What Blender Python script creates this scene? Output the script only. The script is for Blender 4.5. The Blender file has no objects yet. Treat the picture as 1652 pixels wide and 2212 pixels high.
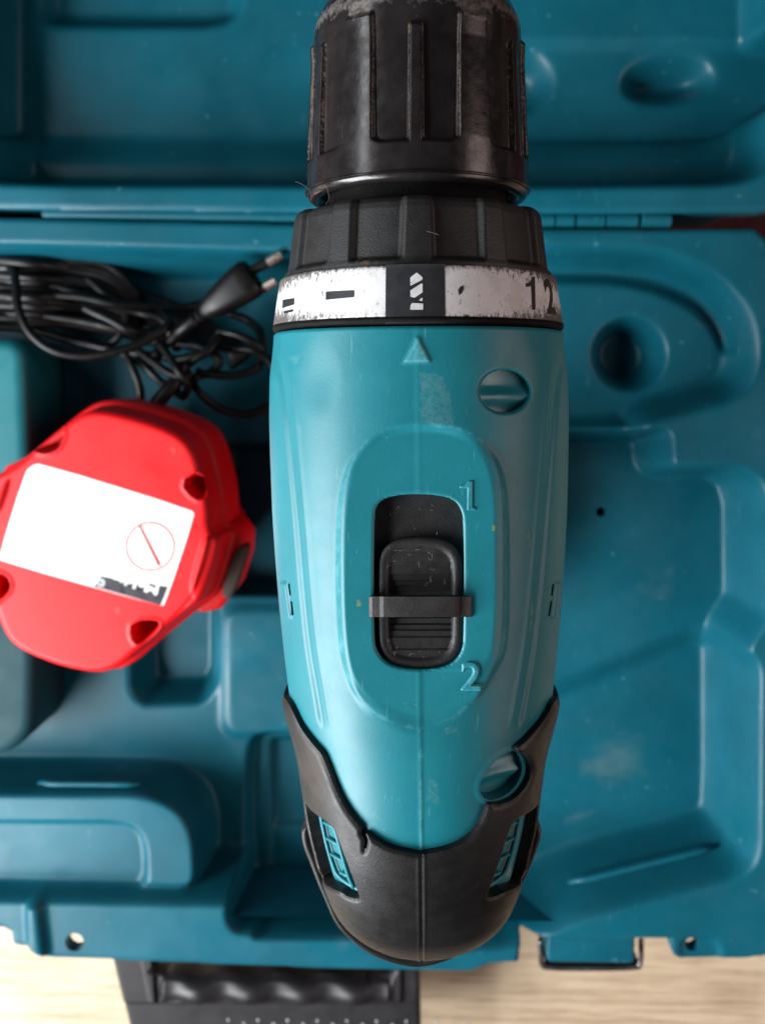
import bpy, bmesh, math, random
import numpy as np
from mathutils import Matrix, Vector
random.seed(7); RNG = np.random.default_rng(7)
SC = bpy.context.scene; COL = SC.collection
MM = 0.001

# ------------------------------------------------------------------ camera
F, CX, CY, H = 2060.0, 826.0, 1106.0, 437.0          # focal length and centre in reference pixels, height in mm
dn = np.array([77.0, 281.0, -F]); dn /= np.linalg.norm(dn)
UPC = -dn
YC = np.array([0.0, 1.0, 0.0]); YC = YC - YC.dot(UPC) * UPC; YC /= np.linalg.norm(YC)
XC = np.cross(YC, UPC)
RM = np.array([XC, YC, UPC])                           # camera -> world
CAM = np.array([0.0, 0.0, H])
cam = bpy.data.cameras.new('camera'); co = bpy.data.objects.new('camera', cam); COL.objects.link(co)
m4 = Matrix.Identity(4)
for i in range(3):
    for j in range(3): m4[i][j] = RM[i, j]
m4[0][3], m4[1][3], m4[2][3] = 0, 0, H * MM
co.matrix_world = m4
cam.sensor_fit = 'VERTICAL'; cam.sensor_height = 36.0; cam.sensor_width = 36.0 * 1652 / 2212
cam.lens = F / 2212 * 36.0
cam.clip_start = 0.005; cam.clip_end = 50
cam.dof.use_dof = True; cam.dof.focus_distance = 0.172; cam.dof.aperture_fstop = cam.lens / 1.45
cam.dof.aperture_blades = 0
SC.camera = co

# ------------------------------------------------------------------ light
w = bpy.data.worlds.new('World'); SC.world = w; w.use_nodes = True
bg = w.node_tree.nodes['Background']; bg.inputs[0].default_value = (0.80, 0.86, 1.0, 1); bg.inputs[1].default_value = 0.03
def area(name, loc, target, sx, sy, power, color):
    l = bpy.data.lights.new(name, 'AREA'); l.shape = 'RECTANGLE'; l.size = sx; l.size_y = sy; l.energy = power; l.color = color
    o = bpy.data.objects.new(name, l); COL.objects.link(o); o.location = loc
    o.rotation_euler = (Vector(target) - Vector(loc)).to_track_quat('-Z', 'Y').to_euler()
    return o
area('window_light', (-0.57, -0.32, 0.47), (0.0, -0.08, 0.12), 0.58, 0.40, 16.5, (0.95, 0.98, 1.0))
area('upper_window_pane', (-0.50, -0.02, 0.60), (0.0, -0.02, 0.26), 0.80, 0.09, 1.7, (0.95, 0.98, 1.0))
area('room_light', (0.72, -0.10, 0.62), (0.0, 0.0, 0.18), 0.80, 0.34, 3.1, (1.0, 0.77, 0.72))
SC.view_settings.view_transform = 'Standard'; SC.view_settings.look = 'None'
SC.view_settings.exposure = 0.0; SC.view_settings.gamma = 1.0
SC.cycles.use_denoising = True
SC.cycles.max_bounces = 6

# ------------------------------------------------------------------ projection helpers (mm)
def ray(X, Y):
    v = np.stack([(np.asarray(X, float) - CX) / F, -(np.asarray(Y, float) - CY) / F, -np.ones_like(np.asarray(X, float))], -1)
    return v @ RM.T
def P(X, Y, z):
    r = ray(X, Y); t = (H - z) / (-r[..., 2])
    p = r * t[..., None] + CAM
    return p
def PP(pts, z): a = np.array(pts, float); return P(a[:, 0], a[:, 1], z)
def proj(V):
    q = (V - CAM) @ RM
    return CX + F * q[..., 0] / -q[..., 2], CY - F * q[..., 1] / -q[..., 2]

# ------------------------------------------------------------------ geometry helpers
def chaikin(p, n=2, closed=True):
    p = np.array(p, float)
    for _ in range(n):
        if closed:
            q = np.roll(p, -1, 0); p = np.stack([.75 * p + .25 * q, .25 * p + .75 * q], 1).reshape(-1, p.shape[1])
        else:
            a, b = p[:-1], p[1:]
            m = np.stack([.75 * a + .25 * b, .25 * a + .75 * b], 1).reshape(-1, p.shape[1])
            p = np.concatenate([p[:1], m, p[-1:]])
    return p
def roundpoly(p, r):
    p = np.array(p, float)[:, :2]; out = []; n = len(p); t = np.linspace(0, 1, 7)[:, None]
    for i in range(n):
        a, v, b = p[i - 1], p[i], p[(i + 1) % n]; la, lb = np.linalg.norm(a - v), np.linalg.norm(b - v)
        q0, q1 = v + (a - v) * min(r / la, .48), v + (b - v) * min(r / lb, .48)
        out.append((1 - t) ** 2 * q0 + 2 * t * (1 - t) * v + t * t * q1)
    return np.concatenate(out)
def spline(p, n=8):
    p = np.array(p, float); P0 = np.concatenate([[2 * p[0] - p[1]], p, [2 * p[-1] - p[-2]]]); out = []
    t = np.linspace(0, 1, n, endpoint=False)[:, None]
    for i in range(1, len(P0) - 2):
        a, b, c, d = P0[i - 1], P0[i], P0[i + 1], P0[i + 2]
        out.append(.5 * (2 * b + (c - a) * t + (2 * a - 5 * b + 4 * c - d) * t ** 2 + (3 * b - a - 3 * c + d) * t ** 3))
    return np.concatenate(out + [p[-1:]])
def segdist(x, y, p, closed):
    a = p; b = np.roll(p, -1, 0)
    if not closed: a, b = p[:-1], p[1:]
    d = np.full(x.shape, 1e9)
    for (ax, ay), (bx, by) in zip(a[:, :2], b[:, :2]):
        dx, dy = bx - ax, by - ay; L = dx * dx + dy * dy + 1e-12
        t = np.clip(((x - ax) * dx + (y - ay) * dy) / L, 0, 1)
        d = np.minimum(d, (x - ax - t * dx) ** 2 + (y - ay - t * dy) ** 2)
    return np.sqrt(d)
def sdf(x, y, poly, margin=40.0):
    """signed distance, positive inside; far outside returns -margin"""
    poly = np.asarray(poly, float)[:, :2]
    shp = x.shape; x = x.ravel(); y = y.ravel()
    out = np.full(x.shape, -float(margin))
    lo, hi = poly.min(0) - margin, poly.max(0) + margin
    k = np.where((x > lo[0]) & (x < hi[0]) & (y > lo[1]) & (y < hi[1]))[0]
    if len(k):
        xx, yy = x[k], y[k]
        d = segdist(xx, yy, poly, True)
        ins = np.zeros(len(k), bool)
        b = np.roll(poly, -1, 0)
        for (ax, ay), (bx, by) in zip(poly, b):
            if ay == by: continue
            c = ((ay > yy) != (by > yy)) & (xx < (bx - ax) * (yy - ay) / (by - ay) + ax)
            ins ^= c
        out[k] = np.where(ins, d, -d)
    return out.reshape(shp)
def sm(t): t = np.clip(t, 0, 1); return t * t * (3 - 2 * t)
def grid_faces(nu, nv, wrap=False):
    i = np.arange(nu - 1)[:, None]; j = np.arange(nv if wrap else nv - 1)[None, :]; j2 = (j + 1) % nv
    return np.stack([i * nv + j, i * nv + j2, (i + 1) * nv + j2, (i + 1) * nv + j], -1).reshape(-1, 4)
def tri(q): return np.concatenate([q[:, [0, 1, 2]], q[:, [0, 2, 3]]])
def clip(V, T, s, A=None, eps=1e-4):
    """keep the part of a triangle mesh where s>0, cut exactly along s=0. returns V, T, A, cut edges"""
    s = np.where(np.abs(s) < eps, eps, s)
    A = np.zeros((len(V), 0)) if A is None else A
    D = np.concatenate([V, A], 1)
    ins = s[T] > 0; n = ins.sum(1)
    keep = T[n == 3]; mixed = T[(n == 1) | (n == 2)]
    new = []; idx = {}; out = []; edges = []
    base = len(V)
    def cut(a, b):
        k = (a, b) if a < b else (b, a)
        if k not in idx:
            a_, b_ = k; t = s[a_] / (s[a_] - s[b_])
            idx[k] = base + len(new); new.append(D[a_] * (1 - t) + D[b_] * t)
        return idx[k]
    for t in mixed.tolist():
        f = [s[i] > 0 for i in t]
        if sum(f) == 1:
            k = f.index(True); a, b, c = t[k], t[(k + 1) % 3], t[(k + 2) % 3]
            p, q = cut(a, b), cut(a, c); out.append((a, p, q)); edges.append((p, q))
        else:
            k = f.index(False); a, b, c = t[k], t[(k + 1) % 3], t[(k + 2) % 3]
            p, q = cut(a, b), cut(a, c); out += [(p, b, c), (p, c, q)]; edges.append((q, p))
    D = np.concatenate([D, np.array(new)]) if new else D
    T2 = np.concatenate([keep, np.array(out, int).reshape(-1, 3)])
    used = np.unique(T2); mp = np.full(len(D), -1); mp[used] = np.arange(len(used))
    E = mp[np.array(edges, int).reshape(-1, 2)]
    return D[used, :3], mp[T2], D[used, 3:], E
def wall(V, T, A, E, off, steps=1):
    """extrude the cut edges E by the vector(s) off (n,3) per vertex as a separate sharp wall"""
    u = np.unique(E); mp = {int(a): i for i, a in enumerate(u)}
    n0 = len(V); k = len(u)
    top = V[u]; bot = V[u] + (off[u] if off.ndim == 2 else off)
    e = np.array([[mp[a], mp[b]] for a, b in E.tolist()], int)
    VV = np.concatenate([V, top, bot]); AA = np.concatenate([A, A[u], A[u]])
    a, b = e[:, 0] + n0, e[:, 1] + n0
    W = np.concatenate([np.stack([b, a, a + k], -1), np.stack([b, a + k, b + k], -1)])
    return VV, np.concatenate([T, W]), AA
ORIGIN = {}
def mk(name, V, T, mat, parent=None, smooth=True, attrs=None, angle=None):
    """one mesh object; V in world mm, made relative to its parent's origin"""
    V = np.asarray(V, float); o0 = ORIGIN.get(parent.name if parent else None, np.zeros(3))
    me = bpy.data.meshes.new(name); T = np.asarray(T)
    if T.dtype == object or (len(T) and not np.issubdtype(T.dtype, np.integer)):
        me.from_pydata([tuple(v) for v in ((V - o0) * MM)], [], [list(f) for f in T])
    else:
        n, k = T.shape
        me.vertices.add(len(V)); me.vertices.foreach_set('co', ((V - o0) * MM).astype(np.float32).ravel())
        me.loops.add(n * k); me.loops.foreach_set('vertex_index', T.astype(np.int32).ravel())
        me.polygons.add(n); me.polygons.foreach_set('loop_start', np.arange(0, n * k, k, dtype=np.int32))
        me.update(calc_edges=True)
    me.polygons.foreach_set('use_smooth', np.full(len(me.polygons), smooth))
    if attrs:
        for an, av in attrs.items():
            at = me.attributes.new(an, 'FLOAT', 'POINT'); at.data.foreach_set('value', np.asarray(av, np.float32))
    me.validate(); me.update()
    if angle: me.set_sharp_from_angle(angle=math.radians(angle))
    me.materials.append(mat)
    o = bpy.data.objects.new(name, me); COL.objects.link(o)
    if parent: o.parent = parent
    return o
def sub(name, V, T, mat, part, **k):
    o = mk(name, V - ORIGIN[part.parent.name], T, mat, None, **k); o.parent = part; return o
def thing(name, label, cat, loc, group=None):
    o = bpy.data.objects.new(name, None); COL.objects.link(o); o.location = [c * MM for c in loc]
    o['label'] = label; o['category'] = cat; o.empty_display_size = 0.02
    if group: o['group'] = group
    ORIGIN[o.name] = np.array(loc, float); return o
def tube(pts, r, n=10, cap=True):
    p = np.array(pts, float); m = len(p); r = np.full(m, r) if np.isscalar(r) else np.array(r)
    t = np.gradient(p, axis=0); t /= np.linalg.norm(t, axis=1)[:, None]
    up = np.array([0, 0, 1.0]) if abs(t[0][2]) < .9 else np.array([1.0, 0, 0])
    N = np.zeros_like(p); n0 = up - up.dot(t[0]) * t[0]; n0 /= np.linalg.norm(n0); N[0] = n0
    for i in range(1, m):
        q = N[i - 1] - N[i - 1].dot(t[i]) * t[i]; N[i] = q / (np.linalg.norm(q) + 1e-9)
    B = np.cross(t, N); a = np.linspace(0, 2 * np.pi, n, endpoint=False)
    V = p[:, None] + r[:, None, None] * (np.cos(a)[None, :, None] * N[:, None] + np.sin(a)[None, :, None] * B[:, None])
    V = V.reshape(-1, 3); T = tri(grid_faces(m, n, True))
    if cap:
        V = np.concatenate([V, p[:1], p[-1:]]); c0, c1 = m * n, m * n + 1; j = np.arange(n); k = (j + 1) % n
        T = np.concatenate([T, np.stack([np.full(n, c0), k, j], -1), np.stack([np.full(n, c1), (m - 1) * n + j, (m - 1) * n + k], -1)])
    return V, T
def join(parts):
    V, T, o = [], [], 0
    for v, t in parts: V.append(v); T.append(np.asarray(t) + o); o += len(v)
    return np.concatenate(V), np.concatenate(T)
def prism(poly, z0, z1, bev=0.0):
    """solid from a closed plan outline (world mm, CCW or CW) between two heights with a rounded top edge"""
    p = np.array(poly, float)[:, :2]
    ar = np.sum(p[:, 0] * np.roll(p[:, 1], -1) - np.roll(p[:, 0], -1) * p[:, 1])
    if ar < 0: p = p[::-1]
    n = len(p); e = np.roll(p, -1, 0) - np.roll(p, 1, 0); nr = np.stack([e[:, 1], -e[:, 0]], -1); nr /= np.linalg.norm(nr, axis=1)[:, None] + 1e-9
    rings = [(0, z0)]
    if bev > 0:
        for a in np.linspace(0, np.pi / 2, 5): rings.append((bev * (1 - np.cos(a)), z1 - bev + bev * np.sin(a)))
    else: rings.append((0, z1))
    V = np.concatenate([np.concatenate([p - nr * o, np.full((n, 1), z)], 1) for o, z in rings])
    m = len(rings); T = tri(grid_faces(m, n, True))
    c = np.array([[*p.mean(0), z1], [*p.mean(0), z0]]); i = m * n; j = np.arange(n); k = (j + 1) % n
    T = np.concatenate([T, np.stack([np.full(n, i), (m - 1) * n + j, (m - 1) * n + k], -1), np.stack([np.full(n, i + 1), k, j], -1)])
    return np.concatenate([V, c]), T
def rrect(x0, y0, x1, y1, r, n=6):
    out = []
    for cx, cy, a0 in ((x1 - r, y0 + r, -90), (x1 - r, y1 - r, 0), (x0 + r, y1 - r, 90), (x0 + r, y0 + r, 180)):
        for a in np.radians(np.linspace(a0, a0 + 90, n)): out.append((cx + r * np.cos(a), cy + r * np.sin(a)))
    return np.array(out)
def box_along(a, b, wv, hv):
    """bar from a to b with half-width vector wv and half-height vector hv"""
    a, b = np.array(a, float), np.array(b, float)
    V = np.array([p + s * wv + t * hv for p in (a, b) for s, t in ((-1, -1), (1, -1), (1, 1), (-1, 1))])
    Q = np.array([[0, 1, 5, 4], [1, 2, 6, 5], [2, 3, 7, 6], [3, 0, 4, 7], [3, 2, 1, 0], [4, 5, 6, 7]])
    return V, tri(Q)
def ribbon(path, nrm, half_w, wdir, th):
    """flat strap: path (n,3), thickness th along nrm, half-width half_w along wdir"""
    p = np.array(path, float); n = len(p); nrm = np.array(nrm, float); wd = np.array(wdir, float)
    hw = np.full(n, half_w) if np.isscalar(half_w) else np.array(half_w)
    ring = np.stack([p - wd * hw[:, None], p + wd * hw[:, None], p + wd * hw[:, None] - nrm * th, p - wd * hw[:, None] - nrm * th], 1)
    V = ring.reshape(-1, 3); T = tri(grid_faces(n, 4, True))
    e = (n - 1) * 4
    return V, np.concatenate([T, [[0, 2, 1], [0, 3, 2], [e, e + 1, e + 2], [e, e + 2, e + 3]]])

# ------------------------------------------------------------------ materials
def mat(name, base, rough=0.5, spec=0.5, bump=0.0, bscale=900, var=0.12, vscale=60, rvar=0.1, metallic=0.0, coat=0.0,
        marks=(), streak=None, spots=None):
    """marks: list of (attribute, colour, strength, noise scale, threshold); spots: (colour, scale, threshold)"""
    m = bpy.data.materials.new(name); m.use_nodes = True; nt = m.node_tree; N = nt.nodes; L = nt.links
    b = N['Principled BSDF']; tc = N.new('ShaderNodeTexCoord')
    def noise(scale, detail=4, rough_=0.55, vec=None):
        if isinstance(scale, tuple):
            mp_ = N.new('ShaderNodeMapping'); mp_.inputs['Scale'].default_value = scale[:3]; mp_.inputs['Rotation'].default_value = (0, 0, scale[3]); L.new(tc.outputs['Object'], mp_.inputs['Vector']); vec = mp_.outputs[0]; scale = 1.0
        n = N.new('ShaderNodeTexNoise'); n.inputs['Scale'].default_value = scale; n.inputs['Detail'].default_value = detail
        n.inputs['Roughness'].default_value = rough_; L.new(vec or tc.outputs['Object'], n.inputs['Vector']); return n.outputs['Fac']
    def ramp(fac, a, b_, lo=0.0, hi=1.0):
        r = N.new('ShaderNodeMapRange'); r.clamp = True
        r.inputs[1].default_value = a; r.inputs[2].default_value = b_; r.inputs[3].default_value = lo; r.inputs[4].default_value = hi
        L.new(fac, r.inputs[0]); return r.outputs[0]
    def mix(fac, c1, c2):
        x = N.new('ShaderNodeMix'); x.data_type = 'RGBA'
        if hasattr(fac, 'name'): L.new(fac, x.inputs[0])
        else: x.inputs[0].default_value = fac
        for s, c in ((x.inputs[6], c1), (x.inputs[7], c2)):
            if hasattr(c, 'name'): L.new(c, s)
            else: s.default_value = (*c, 1)
        return x.outputs[2]
    def mul(a, c):
        x = N.new('ShaderNodeMath'); x.operation = 'MULTIPLY'
        for s, q in zip(x.inputs, (a, c)):
            if hasattr(q, 'name'): L.new(q, s)
            else: s.default_value = q
        return x.outputs[0]
    base = np.array(base)
    col = mix(ramp(noise(vscale), .3, .7), tuple(base * (1 - var)), tuple(np.minimum(base * (1 + var) + var * 0.01, 1)))
    rsrc = ramp(noise(vscale * 2.3, 5), .3, .7, max(rough - rvar, .03), min(rough + rvar, 1))
    if streak:                                           # (colour, strength, scale vector, threshold)
        sc, st, vec, th = streak
        mp = N.new('ShaderNodeMapping'); mp.inputs['Scale'].default_value = vec; L.new(tc.outputs['Object'], mp.inputs['Vector'])
        f = ramp(noise(1.0, 6, .65, mp.outputs[0]), th, th + .06, 0, st); col = mix(f, col, sc)
    if spots:
        for sc, sca, th, st in spots:
            f = ramp(noise(sca, 3, .6), th, th + .05, 0, st); col = mix(f, col, sc)
    for an, c, st, sca, th, *soft in marks:
        soft = soft[0] if soft else .12
        a = N.new('ShaderNodeAttribute'); a.attribute_name = an
        s_ = N.new('ShaderNodeMath'); s_.operation = 'ADD'; L.new(a.outputs['Fac'], s_.inputs[0]); L.new(noise(sca, 6, .7), s_.inputs[1])
        f = ramp(s_.outputs[0], th, th + soft, 0, st); col = mix(f, col, c)
        rsrc2 = N.new('ShaderNodeMath'); rsrc2.operation = 'ADD'; rsrc2.use_clamp = True
        L.new(rsrc, rsrc2.inputs[0]); L.new(mul(f, .3), rsrc2.inputs[1]); rsrc = rsrc2.outputs[0]
    L.new(col, b.inputs['Base Color']); L.new(rsrc, b.inputs['Roughness'])
    b.inputs['Metallic'].default_value = metallic; b.inputs['Specular IOR Level'].default_value = spec
    b.inputs['Coat Weight'].default_value = coat
    if bump > 0:
        bp = N.new('ShaderNodeBump'); bp.inputs['Strength'].default_value = bump; bp.inputs['Distance'].default_value = 0.0003
        L.new(noise(bscale, 3), bp.inputs['Height']); L.new(bp.outputs[0], b.inputs['Normal'])
    return m
M = {}
M['teal'] = mat('teal_plastic', (0.006, 0.150, 0.186), .43, .38, .07, 2200, .05, 120, .02, streak=((.10, .30, .33), .40, (1500, 130, 1500), .64),
    marks=[('wear', (.15, .27, .26), .42, 1500, .78, .45), ('stain', (.20, .22, .03), .8, 500, 1.05), ('lighten', (.10, .38, .44), .6, 300, .65, .4)],
    spots=[((.16, .30, .28), 420, .735, .5)])
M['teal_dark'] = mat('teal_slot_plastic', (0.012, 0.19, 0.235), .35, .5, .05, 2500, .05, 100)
M['rubber'] = mat('black_rubber', (0.0042, 0.0038, 0.0039), .48, .38, .15, 2200, .15, 150, .06,
    marks=[('dust', (.07, .05, .036), .22, 160, .88)], spots=[((.06, .05, .045), 700, .74, .5)])
M['chuck'] = mat('black_chuck_plastic', (0.0115, 0.0095, 0.0100), .23, .5, .05, 1500, .2, 200, .08,
    marks=[('wear', (.15, .135, .125), .75, 900, .92, .25), ('grit', (.13, .085, .05), .7, 1300, .86, .15)],
    spots=[((.10, .095, .09), 900, .76, .6)])
M['knob'] = mat('black_clutch_plastic', (0.009, 0.0086, 0.009), .52, .5, .25, 3000, .15, 200, .06,
    marks=[('grit', (.10, .06, .035), .8, 1000, 1.0)], spots=[((.12, .11, .10), 1200, .77, .5)])
M['slider'] = mat('black_switch_plastic', (0.009, 0.009, 0.0094), .5, .42, .25, 3500, .15, 250, .06)
M['bar'] = mat('black_crossbar', (0.015, 0.0135, 0.013), .5, .45, .2, 3000, .15, 250, .06, marks=[('dust', (.06, .035, .022), .5, 400, .85)])
M['white'] = mat('worn_silver_foil', (.64, .635, .64), .33, .6, .05, 2500, .05, 300, .08,
    marks=[('grit', (.030, .024, .020), .95, 900, .98), ('scratch', (.05, .045, .045), .9, 2600, 1.0), ('scratch', (.07, .06, .055), .85, (1700, 700, 900, .6), .98, .06), ('scratch', (.07, .06, .055), .8, (1900, 600, 900, -.8), .985, .06)],
    streak=((.05, .045, .04), .85, (1100, 450, 500), .632), spots=[((.06, .05, .045), 1500, .665, .8), ((.10, .085, .075), 500, .70, .6), ((.34, .31, .29), 260, .50, .22)])
M['print'] = mat('black_print', (.020, .021, .024), .45, .4, .05, 2500, .1, 200, spots=[((.12, .10, .08), 900, .72, .4)])
M['gasket'] = mat('black_gasket', (.003, .003, .003), .8, .15, .4, 1500)
M['case'] = mat('blue_case_plastic', (.0022, .080, .116), .40, .26, .14, 900, .16, 26, .09, streak=((.05, .20, .25), .35, (420, 60, 300), .66),
    marks=[('scuff', (.17, .21, .17), .34, 70, .80, .75), ('scrape', (.10, .30, .36), .5, 420, .98)],
    spots=[((.07, .22, .27), 190, .69, .5), ((.12, .28, .30), 700, .72, .55), ((.01, .04, .05), 150, .76, .4)])
M['charger'] = mat('teal_charger_plastic', (.005, .135, .16), .5, .4, .15, 1500, .08, 40)
M['cord'] = mat('black_cord', (.0016, .0014, .0015), .42, .30, .05, 600, .2, 100, .06)
M['pin'] = mat('nickel_pin', (.80, .68, .58), .3, .5, 0, 100, .05, 100, .05, metallic=1.0)
M['red'] = mat('red_plastic', (.66, .003, .006), .45, .35, .10, 1200, .06, 40, .06, spots=[((.80, .10, .10), 170, .70, .4)])
M['label'] = mat('white_label', (.86, .87, .86), .45, .4, 0, 100, .01, 30)
M['label_red'] = mat('red_print', (.36, .05, .045), .5, .3, 0, 100, .2, 300)
M['label_grey'] = mat('grey_print', (.30, .32, .34), .5, .3, 0, 100, .3, 900)
M['label_black'] = mat('black_label_print', (.035, .033, .042), .3, .5, 0, 100, .3, 120)
M['grey'] = mat('grey_button_plastic', (.05, .034, .028), .6, .3, .1, 900)
M['handle'] = mat('black_handle_plastic', (.012, .0105, .012), .5, .4, .12, 900, .2, 60, .08, spots=[((.09, .08, .08), 300, .74, .4)])
M['metal'] = mat('dark_wire', (.30, .28, .27), .35, .5, 0, 100, .2, 90, .1, metallic=1.0)
M['steel'] = mat('steel', (.42, .40, .38), .35, .5, 0, 100, .1, 200, .1, metallic=1.0)
def wood():
    m = bpy.data.materials.new('pale_oak'); m.use_nodes = True; nt = m.node_tree; N = nt.nodes; L = nt.links
    b = N['Principled BSDF']; tc = N.new('ShaderNodeTexCoord'); mp = N.new('ShaderNodeMapping')
    mp.inputs['Scale'].default_value = (22, 260, 20); mp.inputs['Rotation'].default_value = (0, 0, math.radians(3)); L.new(tc.outputs['Object'], mp.inputs['Vector'])
    n1 = N.new('ShaderNodeTexNoise'); n1.inputs['Scale'].default_value = 1; n1.inputs['Detail'].default_value = 7; n1.inputs['Roughness'].default_value = .62; L.new(mp.outputs[0], n1.inputs[0])
    n2 = N.new('ShaderNodeTexNoise'); n2.inputs['Scale'].default_value = 9; n2.inputs['Detail'].default_value = 3; L.new(tc.outputs['Object'], n2.inputs[0])
    mp2 = N.new('ShaderNodeMapping'); mp2.inputs['Rotation'].default_value = (0, 0, math.radians(-52)); mp2.inputs['Scale'].default_value = (40, 4, 10); L.new(tc.outputs['Object'], mp2.inputs['Vector'])
    n3 = N.new('ShaderNodeTexNoise'); n3.inputs['Scale'].default_value = 1; n3.inputs['Detail'].default_value = 2; L.new(mp2.outputs[0], n3.inputs[0])
    cr = N.new('ShaderNodeValToRGB'); e = cr.color_ramp.elements; e[0].position = .30; e[0].color = (.31, .215, .135, 1); e[1].position = .62; e[1].color = (.54, .42, .29, 1); L.new(n1.outputs[0], cr.inputs[0])
    mr = N.new('ShaderNodeMapRange'); mr.inputs[1].default_value = .45; mr.inputs[2].default_value = .7; mr.inputs[4].default_value = .45; L.new(n3.outputs[0], mr.inputs[0])
    mx = N.new('ShaderNodeMix'); mx.data_type = 'RGBA'; L.new(mr.outputs[0], mx.inputs[0]); L.new(cr.outputs[0], mx.inputs[6]); mx.inputs[7].default_value = (.62, .49, .34, 1)
    L.new(mx.outputs[2], b.inputs['Base Color']); b.inputs['Roughness'].default_value = .5
    bp = N.new('ShaderNodeBump'); bp.inputs['Strength'].default_value = .2; bp.inputs['Distance'].default_value = .0006; L.new(n1.outputs[0], bp.inputs['Height']); L.new(bp.outputs[0], b.inputs['Normal'])
    return m
M['wood'] = wood()

# ------------------------------------------------------------------ table
V = np.array([[x, y, z] for z in (0, -28) for x, y in ((-900, -600), (900, -600), (900, 800), (-900, 800))], float)
tb = mk('tabletop', V, tri(np.array([[0, 1, 2, 3], [7, 6, 5, 4], [0, 4, 5, 1], [1, 5, 6, 2], [2, 6, 7, 3], [3, 7, 4, 0]])), M['wood'], smooth=False)
V = np.array([[x, y, .8 + .0 * x] for x, y in ((-700, 50), (700, 50), (700, 700), (-700, 700))], float)
cl = mk('dark_surface', V, np.array([[0, 1, 2], [0, 2, 3]]), mat('maroon_surface', (.055, .014, .016), .85, .2, .3, 700, .25, 90), smooth=False); cl['kind'] = 'structure'; cl['label'] = 'dark maroon surface under the lid of the case'  # maroon sheet added on the table, so the hinge gap shows maroon
tb['kind'] = 'structure'; tb['label'] = 'pale oak table the open case lies on'

# ------------------------------------------------------------------ tool case
RIM = 62.0
case = thing('tool_case', 'open blue plastic tool case with moulded compartments lying on the pale wooden table', 'tool case', (-40, -60, 0))
def tray(outline, res, regions, holes, edge, name, scuffs):
    lo, hi = outline[:, :2].min(0) - 2, outline[:, :2].max(0) + 2
    xs = np.arange(lo[0], hi[0], res); ys = np.arange(lo[1], hi[1], res)
    gx, gy = np.meshgrid(xs, ys, indexing='ij'); h = np.full(gx.shape, RIM)
    for kind, poly, lev, wd in regions:
        s = sdf(gx, gy, poly)
        if kind == 'set': h += (lev - h) * sm(s / wd + (0.0 if wd < 6 else 0.15))
        elif kind == 'add': h += lev * sm(s / wd)
        elif kind == 'dish':                              # smooth bowl
            h += lev * sm(np.clip((s + wd * .35) / wd, 0, 1))
    # soften the steps the way blow moulding does
    k = np.exp(-0.5 * (np.arange(-4, 5) / .95) ** 2); k /= k.sum()
    hp = np.pad(h, 4, mode='edge'); t = sum(k[i] * hp[i:i + h.shape[0], :] for i in range(9)); h = sum(k[i] * t[:, i:i + h.shape[1]] for i in range(9))
    V = np.stack([gx, gy, h], -1).reshape(-1, 3)
    V[:, 2] += 0.25 * np.sin(V[:, 0] / 37) * np.cos(V[:, 1] / 29)
    T = tri(grid_faces(len(xs), len(ys)))[:, ::-1]
    X, Y = proj(V)
    A = np.zeros((len(V), 2))
    for kind, poly, soft in scuffs:
        A[:, kind] = np.maximum(A[:, kind], np.clip(sdf(X, Y, np.array(poly, float)) / (soft * 1.5) + .12, 0, .62))
    # edges of the moulding are rubbed paler
    gz = np.gradient(np.gradient(h, axis=0), axis=0) + np.gradient(np.gradient(h, axis=1), axis=1)
    A[:, 1] = np.maximum(A[:, 1], np.clip(-gz.ravel() * .35, 0, .26))
    V[:, :] = V
    s = sdf(V[:, 0], V[:, 1], outline, 8.0)
    r = 2.0; d = np.clip(r - s, 0, r); V[:, 2] -= np.where(s < r, r - np.sqrt(np.maximum(r * r - d * d, 0)), 0) * .8
    V, T, A, E = clip(V, T, s, A)
    V, T, A = wall(V, T, A, E, np.array([0, 0, -edge]))
    for hp_ in holes:
        s = -sdf(V[:, 0], V[:, 1], hp_, 12.0)
        V, T, A, E = clip(V, T, s, A); V, T, A = wall(V, T, A, E, np.array([0, 0, -7.0]))
    return mk(name, V, T, M['case'], case, attrs={'scuff': A[:, 0], 'scrape': A[:, 1]})
def Q(pts, z=RIM, r=9.0): return roundpoly(PP(pts, z)[:, :2], r)
def circ(X, Y, r, z, n=40):
    a = np.linspace(0, 2 * np.pi, n, endpoint=False); return PP(np.stack([X + r * np.cos(a), Y + r * np.sin(a)], -1), z)[:, :2]
out_base = PP([(-620, 448), (0, 470), (1130, 494), (1630, 495), (1652, 512), (1700, 570), (1705, 2000), (1690, 2040), (1655, 2066), (1610, 2072),
    (1472, 2074), (1456, 2066), (1449, 2050), (1446, 2029), (1127, 2028), (1119, 2080), (1056, 2084), (1040, 2092), (1018, 2101), (683, 2093), (107, 2070), (62, 2047), (28, 2042), (22, 2015), (-30, 2008), (-600, 1990)], RIM)[:, :2]
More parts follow.
